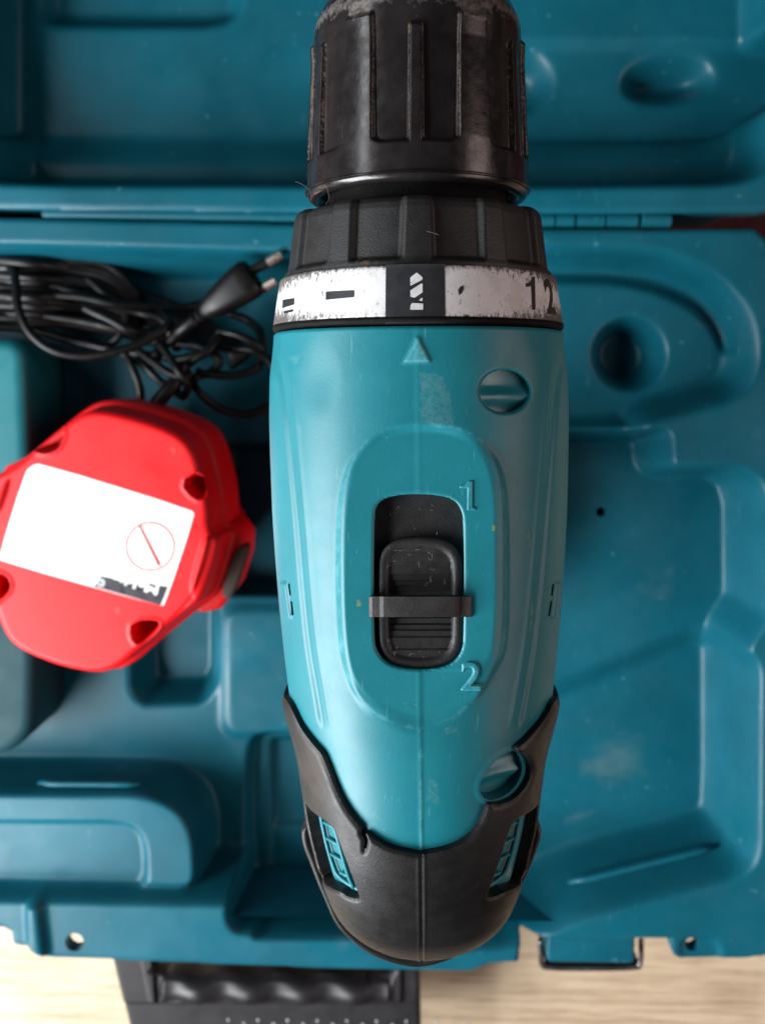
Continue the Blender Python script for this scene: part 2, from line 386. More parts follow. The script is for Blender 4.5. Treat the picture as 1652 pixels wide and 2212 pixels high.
regions = [
    ('set', Q([(-560, 528), (60, 532), (620, 548), (760, 552), (760, 1958), (436, 1954), (-560, 1934)]), 22, 8),
    ('set', Q([(700, 532), (1300, 532), (1430, 541), (1550, 590), (1630, 680), (1640, 790), (1600, 858), (1480, 892), (1400, 908), (1380, 950), (700, 950)]), 46, 11),
    ('set', Q([(900, 553), (1300, 555), (1430, 566), (1530, 615), (1584, 690), (1592, 760), (1566, 770), (1548, 720), (1500, 668), (1420, 632), (1330, 612), (900, 606)], 50, 6.0), 40, 6),
    ('set', circ(1360, 765, 78, 47), 26, 7),
    ('set', Q([(700, 935), (1446, 930), (1449, 1004), (1462, 1012), (1590, 1010), (1640, 1040), (1660, 1100), (1660, 1330), (1614, 1400), (1612, 1740), (1600, 1838), (1460, 1880), (1240, 1925), (1140, 1966), (1000, 1972), (700, 1970)], RIM, 4.0), 27, 8),
    ('set', Q([(800, 1580), (1100, 1500), (1215, 1468), (1505, 1345), (1576, 1372), (1576, 1770), (1545, 1806), (1230, 1890), (1100, 1950), (800, 1960)], 27), 20, 14),


    ('set', Q([(466, 955), (640, 955), (640, 1288), (466, 1285)], 20), 6, 5),
    ('add', Q([(470, 1296), (700, 1296), (700, 1600), (470, 1600)], 22, 12.0), 2.6, 6),
    ('set', Q([(280, 1250), (470, 1250), (468, 1480), (440, 1520), (310, 1524), (284, 1495)], 22, 4.0), 2, 8),
    ('set', Q([(528, 1660), (540, 1588), (580, 1578), (800, 1576), (800, 1912), (528, 1912)], 22), 14, 3),
    ('set', Q([(582, 1592), (800, 1590), (800, 1900), (585, 1902)], 14, 4.0), 9, 2.5),
    ('set', Q([(584, 1772), (800, 1772), (800, 1890), (584, 1890)], 10, 4.0), 12, 2.0),
    ('set', Q([(-560, 1700), (320, 1704), (395, 1736), (432, 1800), (436, 1926), (-560, 1908)], 54), 55, 2.4),
    ('set', Q([(-560, 1768), (262, 1774), (306, 1794), (320, 1840), (320, 1928), (-560, 1910)], 54), 49, 2.6),


    ('add', Q([(56, 1940), (96, 1940), (110, 2075), (60, 2050)], RIM, 4.0), 4.2, 2.2),
    ('add', Q([(-560, 1990), (20, 2000), (30, 2050), (-560, 2050)], RIM, 4.0), -3.0, 3),
    ('add', Q([(1464, 2030), (1500, 2022), (1545, 2026), (1560, 2046), (1562, 2080), (1464, 2080)], RIM, 4.0), -1.4, 2),
]
scuffs = [(0, [(1180, 1830), (1230, 1800), (1330, 1770), (1330, 1790), (1240, 1830)], 40), (0, [(1250, 1560), (1330, 1540), (1420, 1560), (1460, 1640), (1440, 1720), (1330, 1740), (1230, 1720)], 130), (0, [(1290, 1230), (1480, 1180), (1520, 1320), (1330, 1380)], 160), (1, [(1150, 1990), (1440, 1985), (1440, 2020), (1150, 2024)], 60), (1, [(120, 1960), (600, 1975), (600, 2060), (120, 2050)], 110), (0, [(700, 1990), (1000, 1990), (1000, 2080), (700, 2080)], 120), (0, [(1240, 1640), (1330, 1590), (1395, 1610), (1400, 1680), (1300, 1700), (1235, 1685)], 40), (0, [(1210, 1760), (1290, 1735), (1300, 1760), (1215, 1790)], 30),
    (0, [(1320, 1575), (1360, 1570), (1365, 1590), (1325, 1600)], 20), (0, [(1455, 680), (1530, 690), (1560, 720), (1500, 715)], 25),
    (0, [(400, 1948), (600, 1952), (600, 1966), (400, 1962)], 30), (0, [(640, 1955), (690, 1950), (700, 1968), (650, 1975)], 14), (1, [(1300, 1955), (1480, 1905), (1500, 1930), (1320, 1975)], 40), (1, [(1480, 2045), (1640, 2050), (1640, 2066), (1480, 2062)], 20)]
base_tray = tray(out_base, 0.9, regions, [circ(161, 2036, 20, RIM), circ(1496, 2043, 16, RIM, 30), circ(1297, 1106, 10.5, 27, 24)], 5.0, 'base_tray', scuffs)
TV = np.array([v.co[:] for v in base_tray.data.vertices]) / MM + ORIGIN[case.name]; TX, TY = proj(TV)
def rib(a, b, hw, hh, lift):
    """a narrow moulded rib lying on the tray between two reference pixels"""
    pts = []
    for t in np.linspace(0, 1, 9):
        x, y = a[0] + (b[0] - a[0]) * t, a[1] + (b[1] - a[1]) * t
        k = np.argmin((TX - x) ** 2 + (TY - y) ** 2 - TV[:, 2] * .5); pts.append(TV[k] + [0, 0, lift * math.sin(math.pi * (.12 + .76 * t)) ** .3])
    z = np.array([p[2] for p in pts]); z = np.linspace(z[0], z[-1], 9) * .5 + z.mean() * .5
    pts = [P(a[0] + (b[0] - a[0]) * t, a[1] + (b[1] - a[1]) * t, zz) for t, zz in zip(np.linspace(0, 1, 9), z)]
    d = pts[-1] - pts[0]; d /= np.linalg.norm(d); sd = np.cross(d, [0, 0, 1.0]); ring = []
    ang = np.linspace(0, 2 * np.pi, 14, endpoint=False); c, s_ = np.sign(np.cos(ang)) * np.abs(np.cos(ang)) ** .6, np.sign(np.sin(ang)) * np.abs(np.sin(ang)) ** .6
    for i, p in enumerate(pts):
        f = .4 if i in (0, 8) else 1.0
        ring.append(p + c[:, None] * sd * hw * f + s_[:, None] * np.array([0, 0, hh]) * f)
    V = np.concatenate(ring + [pts[0][None], pts[-1][None]]); j = np.arange(14); k = (j + 1) % 14
    T = np.concatenate([tri(grid_faces(9, 14, True)), np.stack([0 * j + 126, k, j], -1), np.stack([0 * j + 127, 112 + j, 112 + k], -1)])
    mk('rib', V, T, M['case'], case, attrs={'scuff': np.zeros(len(V)), 'scrape': np.full(len(V), .3)})
rib((1226, 1906), (1548, 1826), 1.35, 2.6, 2.0)
rib((84, 1690), (306, 1692), 1.2, 2.6, 2.0)
out_lid = PP([(-620, -1050), (1800, -1050), (1800, 380), (1752, 422), (1690, 450), (1640, 458), (1300, 460), (600, 458), (100, 452), (-620, 436)], RIM)[:, :2]
lid_regions = [
    ('set', Q([(-50, -900), (1700, -900), (1700, 200), (1690, 330), (1640, 378), (1570, 394), (1100, 398), (100, 394), (-50, 388)]), 26, 9),
    ('set', Q([(-40, -890), (1690, -890), (1680, 200), (1640, 270), (1560, 330), (1100, 345), (100, 340), (-40, 335)], 30), 18, 14),
    ('set', Q([(700, 80), (1652, 84), (1800, 100), (1660, 250), (1560, 300), (1500, 312), (700, 312)], 20), 15.5, 3),
    ('set', Q([(80, -400), (470, -400), (516, -360), (522, 10), (500, 45), (440, 56), (120, 54), (80, 40)], 20), 9, 8),
    ('dish', chaikin(PP([(1352, 168), (1385, 140), (1440, 126), (1500, 128), (1532, 150), (1528, 185), (1480, 208), (1410, 214), (1362, 200)], 17)[:, :2], 2), -13.5, 11),
    ('dish', circ(1122, 175, 62, 17), -11, 11),
]
lid = tray(out_lid, 1.2, lid_regions, [], 10.0, 'lid', [(0, [(1180, 205), (1200, 198), (1205, 215), (1185, 222)], 10), (1, [(1540, 440), (1640, 430), (1640, 448), (1540, 452)], 25)])
# outer side walls of the two shells, set back under the rims
def skirt(px, z0, z1, name):
    p = roundpoly(PP(px, RIM)[:, :2], 10); n = len(p)
    V = np.concatenate([np.c_[p, np.full(n, z0)], np.c_[p, np.full(n, z1)]]); j = np.arange(n); k = (j + 1) % n
    return mk(name, V, tri(np.stack([j, k, k + n, j + n], -1)), M['case'], case, smooth=True, angle=40)
skirt([(-590, 475), (1610, 512), (1680, 585), (1684, 1990), (1620, 2012), (40, 1985), (-580, 1960)], 1.0, 57, 'base_side_wall')
skirt([(-600, -1030), (1780, -1030), (1780, 360), (1630, 432), (-600, 412)], 1.0, 55, 'lid_side_wall')
# hinge knuckles along the back edge
for x0, x1 in ((1150, 1196), (1199, 1239), (1244, 1305), (1308, 1376), (1383, 1447)):
    a, b = P(x0, 476, RIM - 4), P(x1, 477, RIM - 4)
    V, T = tube([a, a + (b - a) * .02, b - (b - a) * .02, b], [2.5, 2.9, 2.9, 2.5], 18); mk('hinge_knuckle', V, T, M['case'], case, angle=50, attrs={'scuff': np.full(len(V), .18), 'scrape': np.full(len(V), .3)})
a, b = P(96, 462, RIM - 4), P(1150, 477, RIM - 4)
V, T = tube([a, b], 2.3, 16); mk('hinge_pin_cover', V, T, M['case'], case, angle=50)
# latch at the front edge
V, T = prism(rrect(*P(1180, 2076, 54)[:2], *P(1371, 2015, 54)[:2], 2.0), 10, 55, 1.2)
latch = mk('latch', V, T, M['case'], case, angle=40)
loop = [P(1166, 2030, 50), P(1166, 2060, 49), P(1170, 2082, 48), P(1185, 2090, 48), P(1275, 2092, 48), P(1368, 2090, 48), P(1381, 2082, 48), P(1384, 2060, 49), P(1384, 2030, 50)]
V, T = tube(spline(loop, 6), 1.15, 10); sub('wire_loop', V, T, M['metal'], latch)
V, T = prism(rrect(*P(1176, 2089, 46)[:2], *P(1378, 2070, 46)[:2], 1.5), 20, 47, 1.0); sub('catch', V, T, M['gasket'], latch, angle=40)
# carrying handle on the front edge
def handle():
    out = roundpoly(PP([(236, 2050), (905, 2062), (908, 2180), (910, 2290), (880, 2320), (330, 2312), (296, 2300), (275, 2212)], 44)[:, :2], 1.5)
    gx, gy = np.meshgrid(np.arange(out[:, 0].min() - 1, out[:, 0].max() + 1, .5), np.arange(out[:, 1].min() - 1, out[:, 1].max() + 1, .5), indexing='ij')
    V = np.stack([gx, gy, np.full(gx.shape, 44.0)], -1).reshape(-1, 3); X, Y = proj(V)
    hole = [(340, 2084), (852, 2094), (842, 2106), (800, 2115)]
    for x in range(790, 360, -12): hole.append((x, 2111.5 - (790 - x) * .012 + 3.0 * math.cos((x - 430) / 112 * 2 * math.pi)))
    hole += [(356, 2107), (330, 2094)]
    T = tri(grid_faces(*gx.shape))[:, ::-1]
    yb = 2108 + (X - 580) * .012
    grip = sm((Y - yb) / 8) * sm((2170 - Y) / 10) * sm((X - 345) / 15) * sm((850 - X) / 12)
    t = np.clip((Y - yb) / 58, 0, 1)
    V[:, 2] += grip * (5.0 * np.sin(t * np.pi) ** .7 + 1.6 * np.cos((X - 430) / 112 * 2 * np.pi) * (t > -1) * sm(t * 3)) - 1.0 * sm((Y - 2166) / 5)
    V[:, 2] += 2.2 * sm((X - 306 - (Y - 2080) * .2) / 6) * sm((336 + (Y - 2080) * .08 - X) / 6) * sm((2168 - Y) / 8)
    V[:, 2] += 2.0 * sm((X - 842) / 6) * sm((872 - X) / 8) * sm((2168 - Y) / 8)
    s = np.minimum(sdf(V[:, 0], V[:, 1], out, 10), -sdf(V[:, 0], V[:, 1], PP(hole, 44)[:, :2], 10))
    r = 2.2; d = np.clip(r - s, 0, r); V[:, 2] -= r - np.sqrt(np.maximum(r * r - d * d, 0))
    V, T, A, E = clip(V, T, s); V, T, A = wall(V, T, A, E, np.array([0, 0, -9.0]))
    hd = mk('handle', V, T, M['handle'], case)
    dots = []
    for i in range(9):
        for jrow in range(2):
            c = P(494 + i * 64 + jrow * 34, 2203 + jrow * 8 + i * .6, 43.0); a = np.linspace(0, 2 * np.pi, 8, endpoint=False)
            V = np.concatenate([c + np.stack([np.cos(a) * .75, np.sin(a) * .75, 0 * a], -1), c + np.stack([np.cos(a) * .5, np.sin(a) * .5, 0 * a + .5], -1), [c + [0, 0, .6]]])
            j = np.arange(8); k = (j + 1) % 8; dots.append((V, np.concatenate([np.stack([j, k, k + 8], -1), np.stack([j, k + 8, j + 8], -1), np.stack([j + 8, k + 8, 0 * j + 16], -1)])))
    V, T = join(dots); sub('grip_dots', V, T, M['label_grey'], hd)
handle()

# ------------------------------------------------------------------ charger with its cord and plug
chg = thing('battery_charger', 'teal charger at the left edge with tangled black cord ending in a two pin plug', 'charger', (-185, -30, 22))
V, T = prism(roundpoly([(-250, 18), (-153.5, 18), (-154, -20), (-155.5, -70), (-250, -70)], 9), 22.3, 64, 5.5)
mk('housing', V, T, M['charger'], chg)
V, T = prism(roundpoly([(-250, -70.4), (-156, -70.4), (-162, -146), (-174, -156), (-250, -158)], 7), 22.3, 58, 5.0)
ec = mk('lower_end', V, T, mat('darker_teal', (.004, .04, .05), .6, .3, .1, 1500, .08, 40), chg)  # lower end of the charger, a separate block in darker teal
def cord_px(pts, r, z=None):
    a = np.array(pts, float)
    p3 = np.array([P(x, y, zz) for x, y, zz in a]); return tube(spline(p3, 8), r, 12)
C = lambda l: [(x * .3822, 512 + y * .3822, z) for x, y, z in l]      # measured in an enlarged crop
cords = [
    C([(-60, 130, 45), (60, 170, 50), (92, 260, 56), (105, 400, 60), (170, 540, 62), (300, 640, 62), (480, 672, 60), (680, 640, 58), (830, 582, 56), (930, 520, 54), (960, 470, 48), (900, 430, 40), (760, 420, 34)]),
    C([(-60, 145, 34), (120, 160, 36), (330, 180, 38), (480, 230, 40), (580, 310, 42), (690, 385, 40), (710, 470, 40), (670, 560, 40), (590, 625, 38)]),
    C([(-60, 215, 40), (150, 240, 42), (330, 285, 44), (480, 330, 44), (650, 390, 42), (800, 430, 40), (920, 470, 44), (970, 560, 44), (1000, 640, 40)]),
    C([(-60, 310, 44), (120, 320, 46), (300, 330, 46), (460, 340, 46), (640, 375, 45), (800, 390, 42), (1010, 400, 38), (1150, 380, 34)]),
    C([(-60, 420, 44), (150, 430, 46), (320, 455, 46), (480, 480, 48), (600, 505, 50), (760, 540, 48), (900, 560, 44), (1080, 590, 40), (1250, 625, 38), (1420, 640, 40), (1510, 690, 46), (1560, 760, 48), (1620, 860, 44)]),
    C([(480, 400, 54), (540, 430, 55), (620, 465, 55), (720, 520, 54), (800, 545, 50), (900, 520, 46)]),
    C([(-60, 505, 38), (160, 520, 38), (380, 580, 40), (560, 620, 42), (700, 660, 44), (750, 740, 46), (790, 850, 46), (800, 980, 44), (790, 1080, 40)]),
    C([(780, 640, 46), (860, 700, 50), (960, 770, 54), (1040, 790, 56), (1080, 770, 54)]),
    C([(770, 690, 42), (850, 760, 44), (930, 830, 44), (1010, 830, 44)]),
    C([(900, 600, 50), (960, 680, 54), (1010, 760, 57), (1060, 830, 56), (1040, 900, 50), (1000, 870, 46), (1020, 780, 46), (1090, 700, 50), (1180, 640, 50), (1240, 560, 46)]),
    C([(1110, 760, 48), (1180, 775, 48), (1330, 780, 46), (1450, 740, 44), (1480, 640, 42), (1470, 540, 40), (1400, 470, 36), (1290, 430, 36)]),
    C([(1230, 535, 44), (1330, 550, 46), (1420, 590, 46), (1490, 640, 44)]),
    C([(800, 590, 40), (980, 600, 42), (1130, 620, 44), (1240, 690, 44), (1200, 760, 44), (1100, 800, 48), (1120, 870, 50), (1200, 940, 48), (1300, 990, 46), (1420, 1000, 44), (1530, 950, 42), (1660, 860, 38)]),
    C([(600, 640, 34), (800, 660, 36), (1000, 690, 38), (1120, 660, 40), (1200, 600, 42), (1250, 520, 42)]),
]
big = C([(1040, 720, 52), (1010, 800, 54), (930, 890, 56), (860, 980, 54), (800, 1080, 46)])
inner = [(x, y + 14 * math.sin(i), z - 7) for i, l in enumerate(cords[1:5]) for (x, y, z) in [(l[0][0], l[0][1] + 10, l[0][2])]]
parts = [cord_px(c, 1.75) for c in cords] + [cord_px(big, 3.0)]
for k in range(16):                                                    # the tied coil at the left end
    y0 = 556 + k * 9.4
    y0 += RNG.uniform(-7, 7)
    parts.append(cord_px([(-60, y0 - 6 + RNG.uniform(-14, 14), 40 + (k * 5) % 9), (60, y0, 44 + (k * 7) % 8), (150, y0 + 6 + 5 * math.sin(k * 2), 42), (235, y0 + 16 + 3 * k * (k < 5), 38), (300, 640 + k * 6, 34)], 2.0))
for k in range(9):                                                     # further turns lower down in the bundle
    y0 = 566 + k * 15
    parts.append(cord_px([(-40, y0, 27 + (k * 7) % 11), (90, y0 + 8, 30 + (k * 5) % 9), (210, y0 + 16 + 7 * math.sin(k), 32), (320, 640 + k * 11, 30 + k % 4), (420 + 9 * k, 676 + k * 9, 30), (470 + 8 * k, 720 + k * 5, 28), (500, 760 + k * 4, 26)], 1.8))
V, T = join(parts); mk('power_cord', V, T, M['cord'], chg)
def plug():
    a, b = P(418, 694, 56), P(548, 596, 62)
    d = (b - a) / np.linalg.norm(b - a); side = np.cross(d, [0, 0, 1.0]); up = np.cross(side, d)
    rows = [(0, 2.8, 2.6), (.05, 4.4, 4.0), (.09, 3.4, 3.2), (.14, 5.0, 4.4), (.18, 4.0, 3.8), (.24, 6.2, 5.2), (.42, 8.6, 6.0), (.62, 10.4, 6.4), (.82, 11.6, 6.2), (.95, 11.8, 5.6), (1.0, 10.6, 4.6)]
    n = 24; th = np.linspace(0, 2 * np.pi, n, endpoint=False); V = []
    for t, wd, hg in rows:
        c = a + (b - a) * t; ce = np.sign(np.cos(th)) * np.abs(np.cos(th)) ** .75; se = np.sign(np.sin(th)) * np.abs(np.sin(th)) ** .75
        V.append(c + ce[:, None] * side * wd * .66 + se[:, None] * up * hg)
    V.append(np.array([a, b])); V = np.concatenate(V); m = len(rows); T = tri(grid_faces(m, n, True)); j = np.arange(n); k = (j + 1) % n
    T = np.concatenate([T, np.stack([0 * j + m * n, k, j], -1), np.stack([0 * j + m * n + 1, (m - 1) * n + j, (m - 1) * n + k], -1)])
    pl = mk('plug', V, T, M['cord'], chg, angle=50)
    for (x0, y0), (x1, y1), (x2, y2) in (((538, 588), (578, 567), (609, 548)), ((548, 634), (572, 619), (597, 605))):
        A_, B_, C_ = P(x0, y0, 62), P(x1, y1, 62.5), P(x2, y2, 63)
        V, T = tube([A_, B_], 2.0, 12); sub('pin_sleeve', V, T, M['cord'], pl, angle=50)
        V, T = tube([B_, C_ * .93 + B_ * .07, C_], [1.9, 1.9, 1.2], 12); sub('pin', V, T, M['pin'], pl, angle=50)
    V, T = tube(spline([a + d * 2, a - d * 6, a - d * 16 + [0, 0, -5], P(340, 760, 42), P(318, 800, 36)], 6), [2.4] * 8 + [1.9] * 17, 12); sub('plug_lead', V, T, M['cord'], pl)
plug()

# ------------------------------------------------------------------ red battery pack standing on its head
ZB = 95.0
bat = thing('battery_pack', 'red battery pack with a white label standing upside down in the case', 'battery', (*P(240, 1170, 24)[:2], 22))
D = lambda l: [(x * .3616, 836 + y * .3616) for x, y in l]              # measured in an enlarged crop
face = D([(-40, 500), (40, 470), (115, 425), (220, 335), (340, 238), (440, 160), (510, 124), (590, 112), (700, 128), (830, 162), (960, 205), (1060, 252), (1128, 312), (1172, 400), (1205, 520), (1236, 660), (1244, 800), (1268, 850), (1296, 868), (1290, 940), (1235, 1120), (1190, 1240), (1140, 1275), (1050, 1345), (940, 1435), (830, 1530), (745, 1605), (660, 1655), (560, 1668), (400, 1640), (250, 1590), (130, 1535), (62, 1480), (20, 1415), (-10, 1330), (-60, 1200), (-110, 1000), (-90, 700)])
def battery():
    fa = np.array(face); fa = (fa - fa.mean(0)) * 1.012 + fa.mean(0) + [0, 13]; o = chaikin(PP(fa, ZB)[:, :2], 1)
    gx, gy = np.meshgrid(np.arange(o[:, 0].min() - 1, o[:, 0].max() + 1, .45), np.arange(o[:, 1].min() - 1, o[:, 1].max() + 1, .45), indexing='ij')
    V = np.stack([gx, gy, np.full(gx.shape, ZB)], -1).reshape(-1, 3); T = tri(grid_faces(*gx.shape))[:, ::-1]
    s = sdf(V[:, 0], V[:, 1], o, 12)
    r = 2.6; d = np.clip(r - s, 0, r); V[:, 2] -= (r - np.sqrt(np.maximum(r * r - d * d, 0)))
    for pit in ([(205, 362), (345, 232), (378, 262), (352, 352), (300, 380), (240, 380)], [(1098, 575), (1190, 512), (1222, 655), (1172, 660)], [(800, 1412), (940, 1402), (938, 1440), (832, 1535), (796, 1490)], [(-40, 1120), (30, 1135), (54, 1180), (40, 1225), (-40, 1290)]):
        q = chaikin(PP(D(pit), ZB)[:, :2], 1); V[:, 2] -= 13 * sm(sdf(V[:, 0], V[:, 1], q, 6) / 2.4 + .5)
        V[:, 2] += .5 * np.exp(-((sdf(V[:, 0], V[:, 1], q, 6) + 1.1) / .7) ** 2)
    for bar in ([(1205, 880), (1285, 880), (1175, 1235), (1120, 1225)], [(30, 545), (75, 545), (5, 770), (-60, 770)]):
        q = chaikin(PP(D(bar), ZB)[:, :2], 2); V[:, 2] += 1.8 * sm(sdf(V[:, 0], V[:, 1], q, 6) / 1.6)
    V[:, 2] -= .8 * sm(sdf(V[:, 0], V[:, 1], chaikin(PP(D([(1150, 1230), (1060, 1340), (900, 1500), (960, 1440), (1170, 1270)]), ZB)[:, :2], 1), 6) / 1)
    V, T, A, E = clip(V, T, s)
    off = np.zeros_like(V); c = o.mean(0); off[:, :2] = (V[:, :2] - c) * .035; off[:, 2] = -14
    V, T, A = wall(V, T, A, E, off)
    body = mk('housing', V, T, M['red'], bat)
    # lower rim, slightly wider than the top shell, then the shaft that plugs into the drill
    c = o.mean(0)
    V1, T1 = prism(c + (o - c) * 1.075, 52, ZB - 16, 2.0)
    mk('lower_shell', V1, T1, M['red'], bat, angle=60)
    V2, T2 = prism(c + (o - c) * .93, 22.3, 52.3, 0.5); mk('collar', V2, T2, M['red'], bat, angle=60)
    # release button block on the right flank
    bl = PP(D([(1330, 800), (1400, 800), (1492, 930), (1375, 1305), (1180, 1345), (1160, 1280), (1240, 1120)]), 72)[:, :2]
    V3, T3 = prism(chaikin(bl, 1), 50, 76, 2.0); mk('side_block', V3, T3, M['red'], bat, angle=60)
    bt = PP(D([(1400, 985), (1440, 945), (1478, 950), (1476, 1000), (1390, 1250), (1350, 1275), (1322, 1250), (1335, 1160)]), 78)[:, :2]
    V4, T4 = prism(chaikin(bt, 2), 70, 77.2, .8); mk('release_button', V4, T4, M['grey'], bat, angle=60)
    # label
    lab = PP(D([(190, 470), (248, 458), (1148, 735), (1162, 770), (985, 1300), (960, 1308), (12, 1040), (-4, 1015), (150, 520)]), ZB)[:, :2]
    V5, T5 = prism(chaikin(lab, 1), ZB - .05, ZB + .12, 0); lb = mk('label', V5, T5, M['label'], bat, smooth=False)
    zl = ZB + .16
    cx, cy = 900, 952
    ring = [];
    a = np.linspace(0, 2 * np.pi, 49)
    for rr in (136, 150): ring.append(PP(D(np.stack([cx + rr * np.cos(a), cy + rr * np.sin(a)], -1)), zl))
    Vr = np.concatenate(ring); j = np.arange(48); Tr = tri(np.stack([j, j + 1, j + 50, j + 49], -1))
    bar = PP(D([(828, 832), (846, 826), (968, 1062), (944, 1072)]), zl)
    Vr, Tr = join([(Vr, Tr), (bar, np.array([[0, 1, 2], [0, 2, 3]]))])
    sub('prohibition_sign', Vr, Tr, M['label_red'], lb, smooth=False)
    strip = PP(D([(602, 1128), (1008, 1192), (962, 1306), (562, 1192)]), zl); sub('black_strip', strip, np.array([[0, 1, 2], [0, 2, 3]]), M['label_black'], lb, smooth=False)
    def text(body_, px, ang, hgt, m, nm, z, bold=0.0, sx=1.0):
        cu = bpy.data.curves.new(nm, 'FONT'); cu.body = body_; cu.align_x = 'CENTER'; cu.align_y = 'CENTER'; cu.offset = bold; cu.resolution_u = 3
        t = bpy.data.objects.new(nm, cu); COL.objects.link(t); dg = bpy.context.evaluated_depsgraph_get(); dg.update()
        me = bpy.data.meshes.new_from_object(t.evaluated_get(dg)); bpy.data.objects.remove(t)
        v = np.array([x.co[:] for x in me.vertices]); bm = bmesh.new(); bm.from_mesh(me); bmesh.ops.triangulate(bm, faces=bm.faces[:]); bm.verts.index_update()
        Tt = np.array([[q.index for q in f.verts] for f in bm.faces]); v = np.array([q.co[:] for q in bm.verts]); bm.free()
        ca, sa = math.cos(ang), math.sin(ang); v = v[:, :2] * hgt / .7 * [sx, 1]
        c = P(*px, z); W = np.stack([c[0] + v[:, 0] * ca - v[:, 1] * sa, c[1] + v[:, 0] * sa + v[:, 1] * ca, np.full(len(v), z)], -1)
        sub(nm, W, Tt, m, lb, smooth=False)
    g = math.radians(180 - 16.5)
    px = D([(808, 1166)])[0]; text('Makita', px, g, 4.2, M['label'], 'brand_lettering', zl + .05, .03, 1.15)
    px = D([(605, 1165)])[0]; text('®', px, g, 2.6, M['label'], 'registered_mark', zl + .05, .02)
    px = D([(470, 1088)])[0]; text('PA', px, g, 3.2, M['label_grey'], 'type_lettering', zl, -.02)
    return text
battery()

# ------------------------------------------------------------------ the drill
AX = 241.0                                              # height of its axis
drill = thing('cordless_drill', 'teal and black cordless drill with black chuck standing in the open blue case', 'cordless drill', (0, -52, 27))
def cen(Y): return 901.5 + (np.asarray(Y, float) - 720) * .0075
def ax_pt(Y): return P(cen(Y), np.asarray(Y, float), AX)
def halfw(Y, hw):
    p = ax_pt(Y); L = math.sqrt(F * F + (Y - CY) ** 2); Dp = np.linalg.norm(p - CAM); return Dp * math.sin(math.atan(hw / L))
tab = [(722, 308), (800, 316), (900, 319), (1000, 317), (1100, 314), (1200, 308), (1300, 300), (1400, 290), (1500, 278), (1600, 267), (1700, 253), (1740, 249), (1790, 238), (1860, 221), (1952, 194), (2000, 164), (2040, 122), (2064, 78), (2078, 30), (2082, 0)]
tab = [(Y if Y < 1860 else 1860 + (Y - 1860) * .83, h) for Y, h in tab]
ty = np.array([ax_pt(Y)[1] for Y, _ in tab]); tw = np.array([halfw(Y, h) for Y, h in tab])
tw = np.where(np.array([t[0] for t in tab]) > 1505, np.maximum(tw - 1.7, 0), tw)
AXX = lambda y: np.interp(-y, -ty, np.array([ax_pt(Y)[0] for Y, _ in tab]))
Y0, Y1 = ty[0], ty[-1]
def wprof(y): return np.interp(-y, -ty, tw)
hy = np.array([20, 9, -20, -50, -68, -82, -94, -104, -112, -116.5, -120, -122.6, Y1 - .01])
hz = np.array([28.9, 28.9, 29.2, 29.0, 28.0, 26.3, 23.7, 20.3, 16.0, 11.8, 7.4, 3.6, 0.0])
def hprof(y): return np.interp(-y, -hy, hz)
def smooth1(f, y):                                      # soften the interpolated profiles
    return sum(f(np.clip(y + d, Y1, 99)) * wt for d, wt in ((-3, .1), (-1.5, .2), (0, .4), (1.5, .2), (3, .1)))
ny = 470
tt = np.linspace(0, 1, ny); yy = Y0 + (Y1 - Y0) * (1 - (1 - tt) ** 1.25) 
th = np.concatenate([np.linspace(-108, 108, 440), np.linspace(108, 252, 60)[1:-1]]) * np.pi / 180
nt_ = len(th); NE = 2.25
def surf(y, t):
    W = np.where(y < Y1 + 6, wprof(y), smooth1(wprof, y)); Hh = np.where(y < Y1 + 6, hprof(y), smooth1(hprof, y))
    s, c = np.sin(t), np.cos(t)
    x = W * np.sign(s) * np.abs(s) ** (2 / NE); z = np.where(c > 0, Hh, Hh * .95 + 0 * W) * np.sign(c) * np.abs(c) ** (2 / NE)
    return np.stack([AXX(y) + x, y + 0 * t, AX + z], -1)
gy_, gt_ = np.meshgrid(yy, th, indexing='ij')
B = surf(gy_, gt_)
def normals(B):
    du = np.gradient(B, axis=0); dv = np.roll(B, -1, 1) - np.roll(B, 1, 1)
    n = np.cross(dv, du); n /= np.linalg.norm(n, axis=2)[..., None] + 1e-9
    return np.where((n * (B - np.array([0, 0, AX]) - B * [0, 1, 0]))[..., [0, 2]].sum(-1)[..., None] < 0, -n, n)
NB = normals(B)
PXg, PYg = proj(B)
vis = (gt_ > math.radians(-108)) & (gt_ < math.radians(108))
# reference-pixel coordinates continued round the flanks, so outlines carry on out of sight
tcl = np.clip(np.where(gt_ > np.pi, gt_ - 2 * np.pi, gt_), -1.40, 1.40); PXc, PYc = proj(surf(gy_, tcl))
topm = np.abs(gt_) < math.radians(100)
kx, ky = np.where(topm)
flatP = np.stack([PXg[topm], PYg[topm]], -1)
def S(X, Y, off=0.0):
    """point on the bare body under a reference pixel, moved off along the normal"""
    d = (flatP[:, 0] - X) ** 2 + (flatP[:, 1] - Y) ** 2 + 60 * (NB[topm][:, 2] < 0.0)
    k = np.argmin(d); i, j = kx[k], ky[k]; i = min(max(i, 1), ny - 2); j = min(max(j, 1), 437)
    a = np.array([[PXg[i + 1, j] - PXg[i - 1, j], PXg[i, j + 1] - PXg[i, j - 1]], [PYg[i + 1, j] - PYg[i - 1, j], PYg[i, j + 1] - PYg[i, j - 1]]]) / 2
    try: u = np.clip(np.linalg.solve(a, [X - PXg[i, j], Y - PYg[i, j]]), -2, 2)
    except Exception: u = (0, 0)
    p = B[i, j] + u[0] * (B[i + 1, j] - B[i - 1, j]) / 2 + u[1] * (B[i, j + 1] - B[i, j - 1]) / 2
    return p + NB[i, j] * off, NB[i, j]

